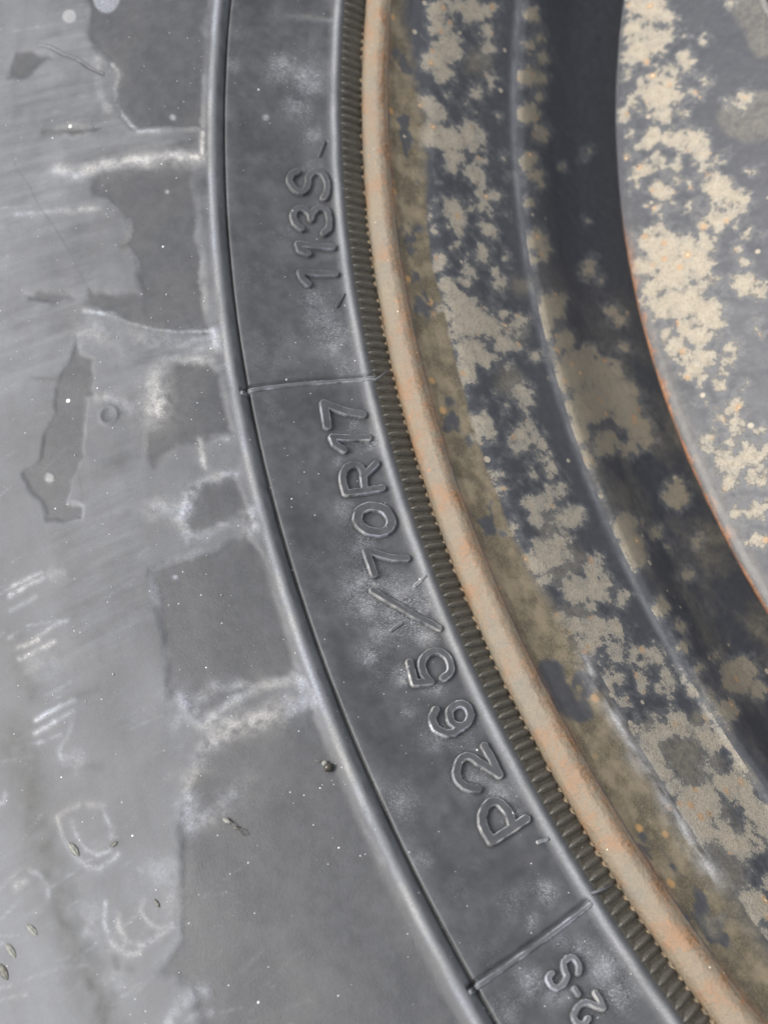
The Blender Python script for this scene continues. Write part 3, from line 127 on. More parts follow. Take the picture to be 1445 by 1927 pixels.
def soft(a, s, lst):
    f = np.zeros(a.shape)
    for b in lst:
        da = a-math.radians(b[0])*R0; ds = s-b[1]; r = b[6]; v = b[7] if len(b) > 7 else 1
        x = b[2]*da+b[3]*ds; y = b[4]*da+b[5]*ds
        f = np.maximum(f, v*np.exp(-(x*x+y*y)/(r*r)*1.1))
    return f

# ------------------------------------------------------------------ mesh helpers
def mesh_from(name, V, F, mat, attrs=None, smooth=True):
    me = bpy.data.meshes.new(name)
    V = np.asarray(V, np.float32); F = np.asarray(F, np.int32)
    me.vertices.add(len(V)); me.vertices.foreach_set('co', V.ravel())
    k = F.shape[1]
    me.loops.add(F.size); me.loops.foreach_set('vertex_index', F.ravel())
    me.polygons.add(len(F)); me.polygons.foreach_set('loop_start', np.arange(0, F.size, k, dtype=np.int32))
    me.update(calc_edges=True); me.validate()
    if smooth: me.polygons.foreach_set('use_smooth', np.ones(len(me.polygons), bool))
    for n, v in (attrs or {}).items():
        at = me.attributes.new(n, 'FLOAT', 'POINT'); at.data.foreach_set('value', np.asarray(v, np.float32).ravel())
    for m_ in (mat if isinstance(mat, (list, tuple)) else [mat]): me.materials.append(m_)
    return me
def link(name, me, parent=None, loc=None):
    o = bpy.data.objects.new(name, me); COL.objects.link(o)
    if parent is not None: o.parent = parent
    if loc is not None: o.location = loc
    return o
def tag(o, label=None, cat=None, group=None, kind=None):
    if label: o['label'] = label
    if cat: o['category'] = cat
    if group: o['group'] = group
    if kind: o['kind'] = kind
    return o
class Prof:
    def __init__(self, P):
        self.L, self.Y = resample(P)
        g = np.gradient(self.Y, axis=0); n = np.hypot(g[:, 0], g[:, 1])
        self.T = g/n[:, None]
    def rz(self, s): return np.interp(s, self.L, self.Y[:, 0]), np.interp(s, self.L, self.Y[:, 1])
    def nrm(self, s, sg):
        tr = np.interp(s, self.L, self.T[:, 0]); tz = np.interp(s, self.L, self.T[:, 1])
        return -tz*sg, tr*sg
    def pos(self, th, s, h, sg):
        r, z = self.rz(s); nr, nz = self.nrm(s, sg)
        r = r+nr*h; z = z+nz*h
        return np.stack([r*np.cos(th), r*np.sin(th), z], -1)
PT, PR, PD = Prof(TYRE), Prof(RIM), Prof(DISC)
TH_A, TH_B = 127, 192
def thetas(step_mm, r):
    fine = np.radians(np.arange(TH_A, TH_B, math.degrees(step_mm/r)))
    rest = np.radians(np.arange(TH_B, TH_A+360-.6, 1.25))
    return np.r_[fine, rest]
def surface(name, prof, sv, th, sg, disp, attr, mat, parent, drop=None):
    S, T = np.meshgrid(sv, th, indexing='ij'); A = T*R0
    h = disp(A, S)
    P = prof.pos(T, S, h, sg)*MM
    n, m = S.shape
    idx = np.arange(n*m).reshape(n, m)
    i0 = idx[:-1, :]; i1 = idx[1:, :]
    q = np.stack([i0, np.roll(i0, -1, 1), np.roll(i1, -1, 1), i1], -1).reshape(-1, 4)
    if sg > 0: q = q[:, ::-1]
    V = P.reshape(-1, 3)
    at = {k: v.ravel() for k, v in attr(A, S).items()}
    if drop is not None:
        keep = ~drop(V)
        q = q[keep[q].all(1)]
    return link(name, mesh_from(name, V, q, mat, at), parent)

# ------------------------------------------------------------------ materials
class NT:
    def __init__(self, name):
        self.m = bpy.data.materials.new(name); self.m.use_nodes = True
        self.t = self.m.node_tree; self.b = self.t.nodes['Principled BSDF']
        tc = self.t.nodes.new('ShaderNodeTexCoord'); mp = self.t.nodes.new('ShaderNodeVectorMath'); mp.operation = 'SCALE'
        mp.inputs[3].default_value = 1000; self.t.links.new(tc.outputs['Object'], mp.inputs[0]); self.co = mp.outputs[0]
    def set(self, i, v):
        if isinstance(v, bpy.types.NodeSocket): self.t.links.new(v, self.b.inputs[i])
        else: self.b.inputs[i].default_value = v
    def attr(self, n):
        a = self.t.nodes.new('ShaderNodeAttribute'); a.attribute_name = n; return a.outputs['Fac']
    def noise(self, scale, detail=4, rough=.6, dist=0, co=None):
        n = self.t.nodes.new('ShaderNodeTexNoise'); n.inputs['Scale'].default_value = scale; n.inputs['Detail'].default_value = detail
        n.inputs['Roughness'].default_value = rough; n.inputs['Distortion'].default_value = dist
        self.t.links.new(co or self.co, n.inputs['Vector']); return n.outputs['Fac']
    def voro(self, scale, out='Distance', rnd=1):
        n = self.t.nodes.new('ShaderNodeTexVoronoi'); n.inputs['Scale'].default_value = scale; n.inputs['Randomness'].default_value = rnd
        self.t.links.new(self.co, n.inputs['Vector']); return n.outputs['Distance'], n.outputs['Color']
    def math(self, op, a, b=None, c=None, clamp=False):
        n = self.t.nodes.new('ShaderNodeMath'); n.operation = op; n.use_clamp = clamp
        for i, v in enumerate((a, b, c)):
            if v is None: continue
            if isinstance(v, bpy.types.NodeSocket): self.t.links.new(v, n.inputs[i])
            else: n.inputs[i].default_value = v
        return n.outputs[0]
    def ramp(self, v, lo, hi, a=0, b=1):
        n = self.t.nodes.new('ShaderNodeMapRange'); n.interpolation_type = 'SMOOTHSTEP'
        self.t.links.new(v, n.inputs[0]) if isinstance(v, bpy.types.NodeSocket) else None
        for i, x in enumerate((lo, hi, a, b)): n.inputs[i+1].default_value = x
        return n.outputs[0]
    def mix(self, f, a, b):
        n = self.t.nodes.new('ShaderNodeMix'); n.data_type = 'RGBA'
        for i, v in ((0, f), (6, a), (7, b)):
            if isinstance(v, bpy.types.NodeSocket): self.t.links.new(v, n.inputs[i])
            else: n.inputs[i].default_value = v if i == 0 else (*v, 1)
        return n.outputs[2]
    def sep(self, c):
        n = self.t.nodes.new('ShaderNodeSeparateColor'); self.t.links.new(c, n.inputs[0]); return n.outputs
    def bump(self, h, strength, dist):
        n = self.t.nodes.new('ShaderNodeBump'); n.inputs['Strength'].default_value = strength; n.inputs['Distance'].default_value = dist
        self.t.links.new(h, n.inputs['Height']); self.t.links.new(n.outputs[0], self.b.inputs['Normal'])

def rubber_material():
    t = NT('weathered_rubber')
    dust_lit = t.attr('dust_lit'); chalk_glint = t.attr('chalk_glint'); dark = t.attr('stain_shade'); grime = t.attr('grime')  # these masks hold painted highlights and shade besides real dirt
    big = t.noise(.09, 5, .6, .6); mid = t.noise(.55, 5, .65); fine = t.noise(3.2, 4, .7); gr = t.noise(9, 2, .5)
    c = t.mix(t.ramp(mid, .3, .75), (.040, .042, .046), (.060, .062, .068))
    c = t.mix(t.math('MULTIPLY', t.ramp(big, .45, .7), .30), c, (.088, .085, .086))
    df = t.math('MULTIPLY', dust_lit, t.math('ADD', t.math('MULTIPLY', fine, .5), t.math('ADD', t.math('MULTIPLY', mid, .55), .5)), clamp=True)
    c = t.mix(df, c, (.175, .181, .192))
    cf = t.math('MULTIPLY', chalk_glint, t.ramp(fine, .25, .62, .35, 1.1), clamp=True)
    c = t.mix(cf, c, t.mix(t.ramp(big, .4, .6), (.50, .53, .60), (.58, .565, .53)))
    c = t.mix(t.math('MULTIPLY', dark, t.ramp(fine, .2, .7, .6, 1)), c, (.035, .037, .034))
    gf = t.math('MULTIPLY', grime, t.ramp(mid, .2, .7, .6, 1), clamp=True)
    c = t.mix(gf, c, t.mix(t.ramp(fine, .3, .7), (.075, .068, .050), (.175, .162, .130)))
    pw = t.math('MULTIPLY', t.attr('powder'), t.ramp(gr, .50, .66))
    c = t.mix(t.math('MULTIPLY', pw, t.ramp(fine, .35, .6), clamp=True), c, (.42, .43, .46))
    # tiny pale specks of grit
    for sc_, th, rr, col in ((.33, .988, .16, (.75, .73, .68)), (.75, .955, .13, (.62, .62, .62)), (1.6, .90, .16, (.45, .45, .46))):
        d, k = t.voro(sc_); o = t.sep(k)
        m = t.math('MULTIPLY', t.math('GREATER_THAN', o[0], th if sc_ < .5 else th), t.math('LESS_THAN', d, t.math('MULTIPLY', o[1], rr)))
        c = t.mix(m, c, col)
    t.set('Base Color', c)
    r = t.math('ADD', t.math('MULTIPLY', df, .2), t.math('ADD', t.math('MULTIPLY', mid, .2), .38))
    t.set('Roughness', r); t.set('Specular IOR Level', .45)
    t.bump(t.math('ADD', t.math('MULTIPLY', fine, .6), t.math('MULTIPLY', gr, .25)), .5, .00012)
    return t.m

def paint_material():
    t = NT('pitted_black_paint')
    tan = t.attr('tan'); film = t.attr('film'); mud_shade = t.attr('mud_shade'); rust = t.attr('rust'); chalk_glint = t.attr('chalk_glint')
    n1 = t.noise(.8, 6, .7, .3); n2 = t.noise(3.5, 5, .7); n3 = t.noise(.28, 4, .6)
    black = t.mix(t.ramp(n1, .3, .8), (.055, .058, .067), (.074, .077, .087))
    c = t.mix(t.math('MULTIPLY', film, t.ramp(n1, .25, .7, .25, 1), clamp=True), black, t.mix(t.ramp(n2, .3, .75), (.15, .14, .115), (.27, .24, .18)))
    f = t.math('ADD', tan, t.math('ADD', t.math('MULTIPLY', t.math('SUBTRACT', n1, .5), 3.6), t.math('MULTIPLY', t.math('SUBTRACT', n2, .5), 2.2)))
    halo = t.ramp(f, -1.5, .2, 0, .42)
    core = t.math('MULTIPLY', t.ramp(f, -.16, .34), t.ramp(t.math('ADD', t.math('MULTIPLY', n1, .8), n2), .62, 1.0, .45, 1))
    tc = t.mix(t.ramp(t.math('ADD', tan, t.math('MULTIPLY', n3, 3)), 1.2, 3.4), (.265, .245, .205), (.42, .355, .26))
    tc = t.mix(t.math('MULTIPLY', t.ramp(n1, .42, .7), .45), tc, (.27, .255, .225))
    tc = t.mix(t.math('MULTIPLY', t.ramp(n2, .35, .8), .8), tc, (.46, .42, .345))
    tc = t.mix(t.math('MULTIPLY', t.attr('dull'), .6), tc, (.22, .185, .125))
    c = t.mix(halo, c, (.21, .21, .205))
    # loose specks off the blotches
    d, k = t.voro(.42); o = t.sep(k)
    sp = t.math('MULTIPLY', t.math('GREATER_THAN', o[0], .80), t.math('LESS_THAN', t.math('ADD', d, t.math('MULTIPLY', n2, .12)), t.math('MULTIPLY', o[1], .30)))
    sp = t.math('MULTIPLY', sp, t.ramp(tan, -5, -1.5))
    c = t.mix(t.math('MULTIPLY', sp, .85), c, (.44, .38, .29))
    c = t.mix(core, c, tc)
    c = t.mix(t.math('MULTIPLY', core, t.ramp(t.noise(1.7, 5, .75), .56, .72, 0, .6)), c, (.20, .155, .095))
    # rusty pin-pricks, each with a pale glint painted at its centre
    d, k = t.voro(.36); o = t.sep(k)
    rim_ = t.math('MULTIPLY', t.ramp(d, .14, .30, 1, 0), t.math('MULTIPLY', t.math('GREATER_THAN', o[0], .35), core))
    c = t.mix(t.math('MULTIPLY', rim_, .6), c, (.48, .27, .12))
    dot = t.math('MULTIPLY', t.ramp(d, .04, .10, 1, 0), t.math('MULTIPLY', t.math('GREATER_THAN', o[0], .45), core))
    c = t.mix(dot, c, (.85, .66, .42))
    # brown dirt film with painted shading on the flange wall
    mf = t.math('MULTIPLY', mud_shade, t.ramp(n1, .25, .6, .72, 1), clamp=True)
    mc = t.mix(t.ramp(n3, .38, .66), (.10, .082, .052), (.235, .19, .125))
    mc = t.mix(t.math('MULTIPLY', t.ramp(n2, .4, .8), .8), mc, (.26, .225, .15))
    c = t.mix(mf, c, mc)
    d2, k2 = t.voro(.30); o2 = t.sep(k2)
    md = t.math('MULTIPLY', t.ramp(d2, .10, .26, 1, 0), t.math('MULTIPLY', t.math('GREATER_THAN', o2[0], .42), mf))
    c = t.mix(t.math('MULTIPLY', md, .7), c, (.52, .30, .12))
    c = t.mix(t.math('MULTIPLY', rust, t.ramp(n2, .25, .6), clamp=True), c, t.mix(t.ramp(n1, .3, .7), (.24, .09, .03), (.42, .20, .09)))
    c = t.mix(t.math('MULTIPLY', chalk_glint, t.ramp(n2, .2, .65, .3, 1), clamp=True), c, (.70, .70, .70))  # pale highlights painted along crease and ridge
    t.set('Base Color', c)
    rough = t.math('ADD', t.math('MULTIPLY', t.math('MAXIMUM', core, mf), .3), .36)
    t.set('Roughness', rough); t.set('Specular IOR Level', .38)
    t.bump(t.math('ADD', t.math('MULTIPLY', core, .8), t.math('MULTIPLY', n2, .35)), .55, .00022)
    return t.m

def flange_material():
    t = NT('worn_flange_steel')
    n1 = t.noise(.35, 6, .65); n2 = t.noise(2.2, 5, .7); n3 = t.noise(.12, 4, .6)
    c = t.mix(t.ramp(n1, .3, .7), (.24, .195, .135), (.19, .175, .145))
    c = t.mix(t.math('MULTIPLY', t.ramp(n2, .4, .75), .5), c, (.34, .295, .22))
    ru = t.math('MULTIPLY', t.ramp(n3, .36, .58), t.ramp(t.math('ADD', n1, t.math('MULTIPLY', n2, .5)), .62, .88))
    c = t.mix(t.math('MULTIPLY', t.ramp(n2, .55, .75), .55), c, (.10, .075, .05))
    c = t.mix(t.math('MULTIPLY', ru, .8), c, (.31, .175, .09))
    c = t.mix(t.math('MULTIPLY', t.ramp(t.noise(6, 3, .7), .50, .68), .5), c, (.13, .105, .075))
    inn = t.attr('rust')
    c = t.mix(t.math('MULTIPLY', inn, t.ramp(n1, .35, .6), clamp=True), c, t.mix(t.ramp(n2, .35, .65), (.14, .075, .035), (.36, .20, .10)))
    d, k = t.voro(.5); o = t.sep(k)
    pit = t.math('MULTIPLY', t.ramp(d, .06, .2, 1, 0), t.math('GREATER_THAN', o[0], .72))
    c = t.mix(t.math('MULTIPLY', pit, .7), c, (.42, .2, .09))
    d, k = t.voro(.7); o = t.sep(k)
    gl = t.math('MULTIPLY', t.ramp(d, .03, .1, 1, 0), t.math('GREATER_THAN', o[1], .86))
    c = t.mix(gl, c, (.9, .8, .6))  # glint dots painted into the flange colour
    t.set('Base Color', c); t.set('Roughness', t.math('ADD', t.math('MULTIPLY', n2, .3), .34)); t.set('Specular IOR Level', .5)
    t.bump(t.math('ADD', n1, t.math('MULTIPLY', n2, .5)), .8, .0005)
    return t.m

def simple(name, c1, c2, scale=1, rough=.7, bump=.4, spec=.3):
    t = NT(name); n = t.noise(scale, 5, .65)
    t.set('Base Color', t.mix(t.ramp(n, .3, .7), c1, c2)); t.set('Roughness', rough); t.set('Specular IOR Level', spec)
    t.bump(n, bump, .00015)
    return t.m
M_RUB, M_PAINT, M_FLANGE = rubber_material(), paint_material(), flange_material()
M_DIRT = simple('pale_rusty_dirt', (.20, .165, .115), (.34, .25, .155), 1.3, .8)
M_HUSK = simple('dry_dark_husk', (.08, .08, .066), (.19, .185, .16), 2, .5)
M_GLOSS = simple('glossy_seed', (.03, .028, .018), (.07, .06, .04), 2, .18, .1, .7)
M_WISP = simple('thin_dry_skin', (.16, .165, .15), (.26, .26, .235), 2, .6)

# ------------------------------------------------------------------ the wheel
wheel = bpy.data.objects.new('wheel', None); COL.objects.link(wheel)
wheel.empty_display_size = .2; wheel.location = (0, 0, 0)
tag(wheel, 'old steel wheel with grey weathered rubber tyre and rust blotched black rim', 'wheel')

def A2(l): return [(math.radians(t)*R0, s) for t, s in l]
PATCHES = [A2(p) for p in PATCH]; STROKES = [(A2(p), w, v) for p, w, v in STROKE]; DARKS = [(A2(p), w, v) for p, w, v in DARK]
SEAMS = [A2(p) for p in SEAM]; TICKS = [A2(p) for p in TICK]; GLYPHS = [(n, w, [A2(p) for p in st]) for n, w, st in GLYPH]

sG = float(PT.L[np.argmin(np.abs(PT.Y[:, 0]-251.78)+10*(np.abs(PT.Y[:, 1]-12.0)))])
sC = float(PT.L[np.argmin(np.abs(PT.Y[:, 0]-253.0)+np.abs(PT.Y[:, 1]-14.4))])
sB = float(PT.L[np.argmin(np.abs(PT.Y[:, 0]-236.3)+np.abs(PT.Y[:, 1]-3.95))])
_c = {}
_q = [st_[0] for st_ in STROKES if st_[1] == .35 and len(st_[0]) == 2]
SCR = float(np.median([math.atan2(p[1][1]-p[0][1], p[1][0]-p[0][0]) % math.pi for p in _q]))
rnd = random.Random(77); SCRATCHES = []
for i in range(230):
    a = math.radians(rnd.uniform(146, 184))*R0; s0 = rnd.uniform(46, 88); al = SCR+rnd.gauss(0, .22); l = rnd.uniform(1.5, 8)
    if rnd.random() < .5: a = math.radians(rnd.uniform(164, 184))*R0
    SCRATCHES.append(([(a, s0), (a+math.cos(al)*l*.5, s0+math.sin(al)*l*.5+rnd.uniform(-.2, .2)), (a+math.cos(al)*l, s0+math.sin(al)*l)], rnd.uniform(.08, .20), rnd.uniform(.08, .40)*(1 if s0 > 60 else .45)))
def tyre_fields(A, S):
    if 'k' in _c and _c['k'] == (A.shape, float(A[0, 0])): return _c['v']
    wx = fbm(A/3.2, S/3.2, 3, 5)*.8; wy = fbm(A/3.2, S/3.2, 9, 5)*.8
    ca, sa = math.cos(SCR), math.sin(SCR); u_ = A*ca+S*sa; v_ = -A*sa+S*ca
    brush = fbm(u_/9, v_/.9, 15, 4)*sstep(-.25, .35, fbm(A/18, S/18, 16, 2))
    vis = (A > math.radians(TH_A)*R0) & (A < math.radians(TH_B)*R0)
    side = sstep(sC-1.2, sC+1.5, S)
    big = fbm(A/26, S/26, 31, 5)
    smear = fbm(A/20+S/60, S/3.4, 77, 4)          # rubbing marks run round the tyre
    base = side*(.30+.24*big+.20*fbm(A/6, S/6, 5, 4)+.16*smear+.34*brush)
    base = base+side*soft(A, S, BASE)*(.66+.35*fbm(A/4, S/4, 17, 5, .65))
    clean = np.full(A.shape, -9.)
    P = (A+wx, S+wy)
    for p in PATCHES:
        clean = np.maximum(clean, poly_sd(P[0], P[1], p)*(2 if len(p) > 14 and p is PATCHES[2] else 1))
    cl = sstep(-.45-.9*vnoise(A/7, S/7, 53)*.6, .2+.9*vnoise(A/6, S/6, 54), clean+.25*fbm(A/.7, S/.7, 55, 3))
    dust_lit = base*(1-.95*cl)+.015*side
    # pale rim along the edge of the clean places
    edge = np.exp(-(clean/.55)**2)*(clean < .6)*sstep(-.1, .5, fbm(A/7, S/7, 51, 3))
    chalk_glint = .16*edge*side
    for p, w, v in STROKES+SCRATCHES:
        m = (A > min(q[0] for q in p)-8) & (A < max(q[0] for q in p)+8)
        if not m.any(): continue
        d = seg_dist(A[m]+wx[m]*.25, S[m]+wy[m]*.25, p); w_ = w*(.75 if w < .6 else 1.0)
        chalk_glint[m] = np.maximum(chalk_glint[m], v*(.62*np.exp(-(d/w_)**2)+.14*np.exp(-(d/(w_*2.5))**2))*(.70+.8*fbm(A[m]/.9, S[m]/.9, 41, 3))*(.8+.6*fbm(A[m]/4, S[m]/4, 42, 2)))
    dark = np.zeros(A.shape); glyph_shade = np.zeros(A.shape)
    for p, w, v in DARKS:
        m = (A > min(q[0] for q in p)-8) & (A < max(q[0] for q in p)+8)
        if not m.any(): continue
        d = seg_dist(A[m]+wx[m]*.25, S[m]+wy[m]*.25, p)
        dark[m] = np.maximum(dark[m], v*(1.25 if w > 2 else 1)*np.exp(-(d/w)**2*(.9 if w < 2 else 1.5))*(.75+.7*fbm(A[m]/1.3, S[m]/1.3, 47, 3)))
    # bead band: thin bloom and pale smudges
    band = (1-side)*sstep(sB-.5, sB+1.5, S)
    sm = soft(A+wx*.7, S+wy*.7, SMUDGE)
    dust_lit = dust_lit+band*(.07+.22*fbm(A/5, S/5, 61, 5)+.10*fbm(A/1.1, S/1.1, 62, 3)+1.0*sm*np.clip(.5+1.3*fbm(A/1.3, S/1.3, 63, 5, .7), 0, 1.5))
    dust_lit = dust_lit+band*.16*sstep(sG-3.4, sG-1.2, S)*np.clip(.6+fbm(A/4, S/4, 65, 4), 0, 1)
    # highlights painted pale along both ridge crests
    cr = np.exp(-((S-sC-.05)/np.where(S > sC, .42, .8))**2)*np.clip(.75+.45*fbm(A/9, S/2, 67, 4), 0, 1)
    dust_lit = np.maximum(dust_lit, cr*.95); chalk_glint = np.maximum(chalk_glint, .42*np.exp(-((S-sC-.1)/.42)**2)*np.clip(.7+.7*fbm(A/5, S/2, 69, 4), .15, 1))
    cr2 = np.exp(-((S-sB-.15)/.50)**2)*np.clip(.75+.45*fbm(A/5, S/1, 68, 4), 0, 1.1)
    dust_lit = np.maximum(dust_lit, cr2*.9); chalk_glint = np.maximum(chalk_glint, .16*cr2)
    rim_ = np.exp(-((S-sG+.75)/.25)**2)*.28+np.exp(-((S-sG-1.0)/.35)**2)*.3*np.clip(.5+fbm(A/1.5, S/.8, 71, 3), 0, 1)
    dust_lit = dust_lit+rim_
    dust_lit = dust_lit+(S > sG+.5)*(S < sC)*.6*sstep(sG+.40, sG+.9, S)*np.clip(.95+.6*fbm(A/2, S/1.0, 73, 4), .3, 1.2)  # groove wall painted paler to offset its shade
    for n_, w_, sts in GLYPHS:
        for p in sts:
            m = (A > min(q[0] for q in p)-3) & (A < max(q[0] for q in p)+3) & (S > min(q[1] for q in p)-3) & (S < max(q[1] for q in p)+3)
            if m.any():
                d = seg_dist(A[m], S[m], p); near = np.exp(-((d-w_)/.45)**2); dust_lit[m] = dust_lit[m]*(1-.6*near); glyph_shade[m] = np.maximum(glyph_shade[m], .75*near)  # shadow painted round each raised character
    for p in SEAMS:
        d = seg_dist(A, S, p); dust_lit = dust_lit+.18*np.exp(-(d/1.1)**2)
    chalk_glint = np.maximum(chalk_glint, band*sm*.75*np.clip(1.6*fbm(A/2.2, S/2.2, 66, 5, .75)+.1, 0, 1))
    ch = blobs(A+wx*.3, S+wy*.3, CHALK); chalk_glint = np.maximum(chalk_glint, sstep(-.25, .15, ch)*.34)
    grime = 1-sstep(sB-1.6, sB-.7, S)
    dark = np.maximum(dark, .55*grime); dark = np.maximum(dark, glyph_shade)  # gaps between the ribs darkened: dirt plus painted shade
    dark = np.maximum(dark, np.exp(-((S-sG)/.36)**2)*.95)  # shade of the groove painted in as a dark line
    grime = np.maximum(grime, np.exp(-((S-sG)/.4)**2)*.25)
    far = ~vis
    powder = np.clip(band*(2.4*sm+.25*sstep(.1, .6, fbm(A/6, S/5, 64, 4)))+cr2*.3, 0, 1)
    v = dict(powder=powder, dust_lit=np.clip(dust_lit, 0, 1), chalk_glint=np.clip(np.where(far, 0, chalk_glint), 0, 1), stain_shade=np.clip(np.where(far, 0, dark), 0, 1), grime=grime, clean=cl)
    _c['k'] = (A.shape, float(A[0, 0])); _c['v'] = v
    return v
def tyre_disp(A, S):
    f = tyre_fields(A, S)
    side = sstep(sC, sC+2, S)*(1-sstep(100, 120, S))
    h = .10*fbm(A/9, S/9, 81, 4)*sstep(sB, sB+2, S)-.10*np.exp(-((S-sG)/.4)**2)
    h = h-side*f['clean']*.16+side*.35*fbm(A/22, S/22, 83, 3)
    h = h+f['chalk_glint']*.12
    for p in SEAMS:
        q = [(x-.55, y) for x, y in p]
        d = seg_dist(A, S, q); h = h-.45*sstep(.42, .12, d)
    # the ridge wanders and is nicked
    h = h+np.exp(-((S-sC)/1.2)**2)*.10*fbm(A/3, S/9, 85, 4)+np.exp(-((S-sB)/.6)**2)*.10*fbm(A/2.2, S/9, 87, 4)
    h = h-np.exp(-((S-sG)/.3)**2)*.12*fbm(A/1.5, S/9, 88, 3)
    for t_, s_ in [BUTTON]:
        d = np.hypot(A-math.radians(t_)*R0, S-s_)
        h = h+.22*np.exp(-((d-1.25)/.25)**2)-.12*np.exp(-(d/.8)**2)
    return h
thT = thetas(.27, 250)
sT = np.r_[np.arange(0, sB-2, .2), np.arange(sB-2, sB+1.5, .13), np.arange(sB+1.5, sG-1.2, .27), np.arange(sG-1.2, sC+1.6, .12), np.arange(sC+1.6, 92, .27), np.arange(92.4, PT.L[-1]-.2, 4.5)]
tyre = surface('tyre', PT, sT, thT, 1, tyre_disp, tyre_fields, M_RUB, wheel)
tag(tyre, 'grey weathered tyre sidewall with raised size lettering')

# raised mouldings (letters, seams, ticks): a fine patch of rubber standing on the band
def moulding(name, strokes, hw, H, bev, parent, step=.09, edge_dust_glint=.7, top_dust=.10, prof=PT, seed=0, dirt=0, base_h=None):
    allp = [q for st in strokes for q in st]
    a0 = min(q[0] for q in allp)-hw-bev*2; a1 = max(q[0] for q in allp)+hw+bev*2
    s0 = min(q[1] for q in allp)-hw-bev*2; s1 = max(q[1] for q in allp)+hw+bev*2
    A, S = np.meshgrid(np.arange(a0, a1, step), np.arange(s0, s1, step), indexing='ij')
    wob = fbm(A/1.6, S/1.6, seed, 3)*.03
    d = np.full(A.shape, 1e9)
    for st in strokes: d = np.minimum(d, seg_dist(A, S, st))
    d = d+wob
    e = sstep(hw+bev, hw-bev*.3, d)
    h = H*e-.10*(1-e)+.03*fbm(A/.5, S/.5, seed+5, 3)*e
    if dirt: h = h+dirt*np.exp(-((d-hw*.85)/.12)**2)
    # follow the small waves of the tyre itself
    h = h+.10*fbm(A/9, S/9, 81, 4)
    V = prof.pos(A/R0, S, h, 1)*MM
    n, m = A.shape; idx = np.arange(n*m).reshape(n, m)
    q = np.stack([idx[:-1, :-1], idx[1:, :-1], idx[1:, 1:], idx[:-1, 1:]], -1).reshape(-1, 4)
    keep = (d < hw+bev+step*1.5).ravel(); q = q[keep[q].all(1)]
    used = np.unique(q); rm = -np.ones(n*m, int); rm[used] = np.arange(len(used))
    nz = np.clip(.5+1.3*fbm(A/.9, S/.9, seed+9, 4), 0, 1)*(.5+.5*sstep(-.2, .4, fbm(A/2.5, S/2.5, seed+11, 2)))
    dust_lit = (top_dust*e+edge_dust_glint*np.exp(-((d-hw*.98)/.11)**2)*nz).ravel()[used]  # pale outline: dust plus painted edge highlight
    ch = (edge_dust_glint*.85*np.exp(-((d-hw*.95)/.09)**2)*np.clip(fbm(A/1.2, S/1.2, seed+19, 3)+.42, 0, 1)).ravel()[used]
    z = np.zeros(len(used))
    me = mesh_from(name, V.reshape(-1, 3)[used], rm[q], M_RUB, dict(dust_lit=np.clip(dust_lit, 0, 1), chalk_glint=ch, stain_shade=z, grime=z))
    return link(name, me, parent)
WORD = {'S': 'letter', '3': 'digit', '1': 'digit', '7': 'digit', 'R': 'letter', '0': 'digit', 'slash': 'slash', '5': 'digit', '6': 'digit', '2': 'digit', 'P': 'letter', 'point': 'point'}
for k, (n, w, st) in enumerate(GLYPHS):
    ed = .4 if k < 4 else (1.2 if n in ('6', '0', 'P', '5') else .8)
    o = moulding(WORD[n], st, w*1.04, .60 if k < 14 else .55, .11, tyre, seed=100+k*3, edge_dust_glint=ed if k < 14 else 1.0, top_dust=.08 if k < 14 else .5)
    tag(o, {'slash': 'raised rubber slash', 'point': 'raised rubber point'}.get(n, 'raised rubber character %s' % n))
for k, p in enumerate(SEAMS):
    moulding('seam', [p], .26, .30, .15, tyre, step=.13, seed=200+k, edge_dust_glint=.75, top_dust=.3)
for k, p in enumerate(TICKS):
    moulding('tick_mark', [p], .22, .30, .12, tyre, seed=210+k, edge_dust_glint=(.15 if k < 2 else .9), top_dust=(.0 if k < 2 else .5))
# flattened scuff on the upper sidewall
p = A2(SCAR[0]); 
sc_o = moulding('scuff', [p], .42, .07, .2, tyre, seed=231, edge_dust_glint=.12, top_dust=.22, dirt=.10)

def tube(pts, rad, nseg=6):
    V = []; F = []; pts = [Vector(q) for q in pts]; n = len(pts)
    for i, q in enumerate(pts):
        d = (pts[min(i+1, n-1)]-pts[max(i-1, 0)]).normalized(); u = d.cross(Vector((0.3, .2, 1))).normalized(); v = d.cross(u)
        r = rad[i] if isinstance(rad, (list, tuple)) else rad
        for k in range(nseg):
            a = 2*math.pi*k/nseg; V.append(q+(u*math.cos(a)+v*math.sin(a))*r)
    for i in range(n-1):
        for k in range(nseg):
            F.append((i*nseg+k, i*nseg+(k+1) % nseg, (i+1)*nseg+(k+1) % nseg, (i+1)*nseg+k))
    c0 = len(V); V.append(pts[0]); V.append(pts[-1])
    for k in range(nseg):
        F.append((c0, (k+1) % nseg, k, k)); F.append((c0+1, (n-1)*nseg+k, (n-1)*nseg+(k+1) % nseg, (n-1)*nseg+(k+1) % nseg))
    return V, F
def fmesh(name, V, F, mat, attrs=None):
    me = bpy.data.meshes.new(name)
    F = [tuple(dict.fromkeys(f)) for f in F]
    me.from_pydata([tuple(v) for v in V], [], F); me.materials.append(mat)
    for p_ in me.polygons: p_.use_smooth = True
    for n_, val in (attrs or {}).items():
        at = me.attributes.new(n_, 'FLOAT', 'POINT'); at.data.foreach_set('value', val if isinstance(val, list) else [val]*len(V))
    me.update(); return me
def tp(t, s, h=0):
    v = PT.pos(np.array(math.radians(t)), np.array(float(s)), h, 1)*MM; return Vector([float(x) for x in v])
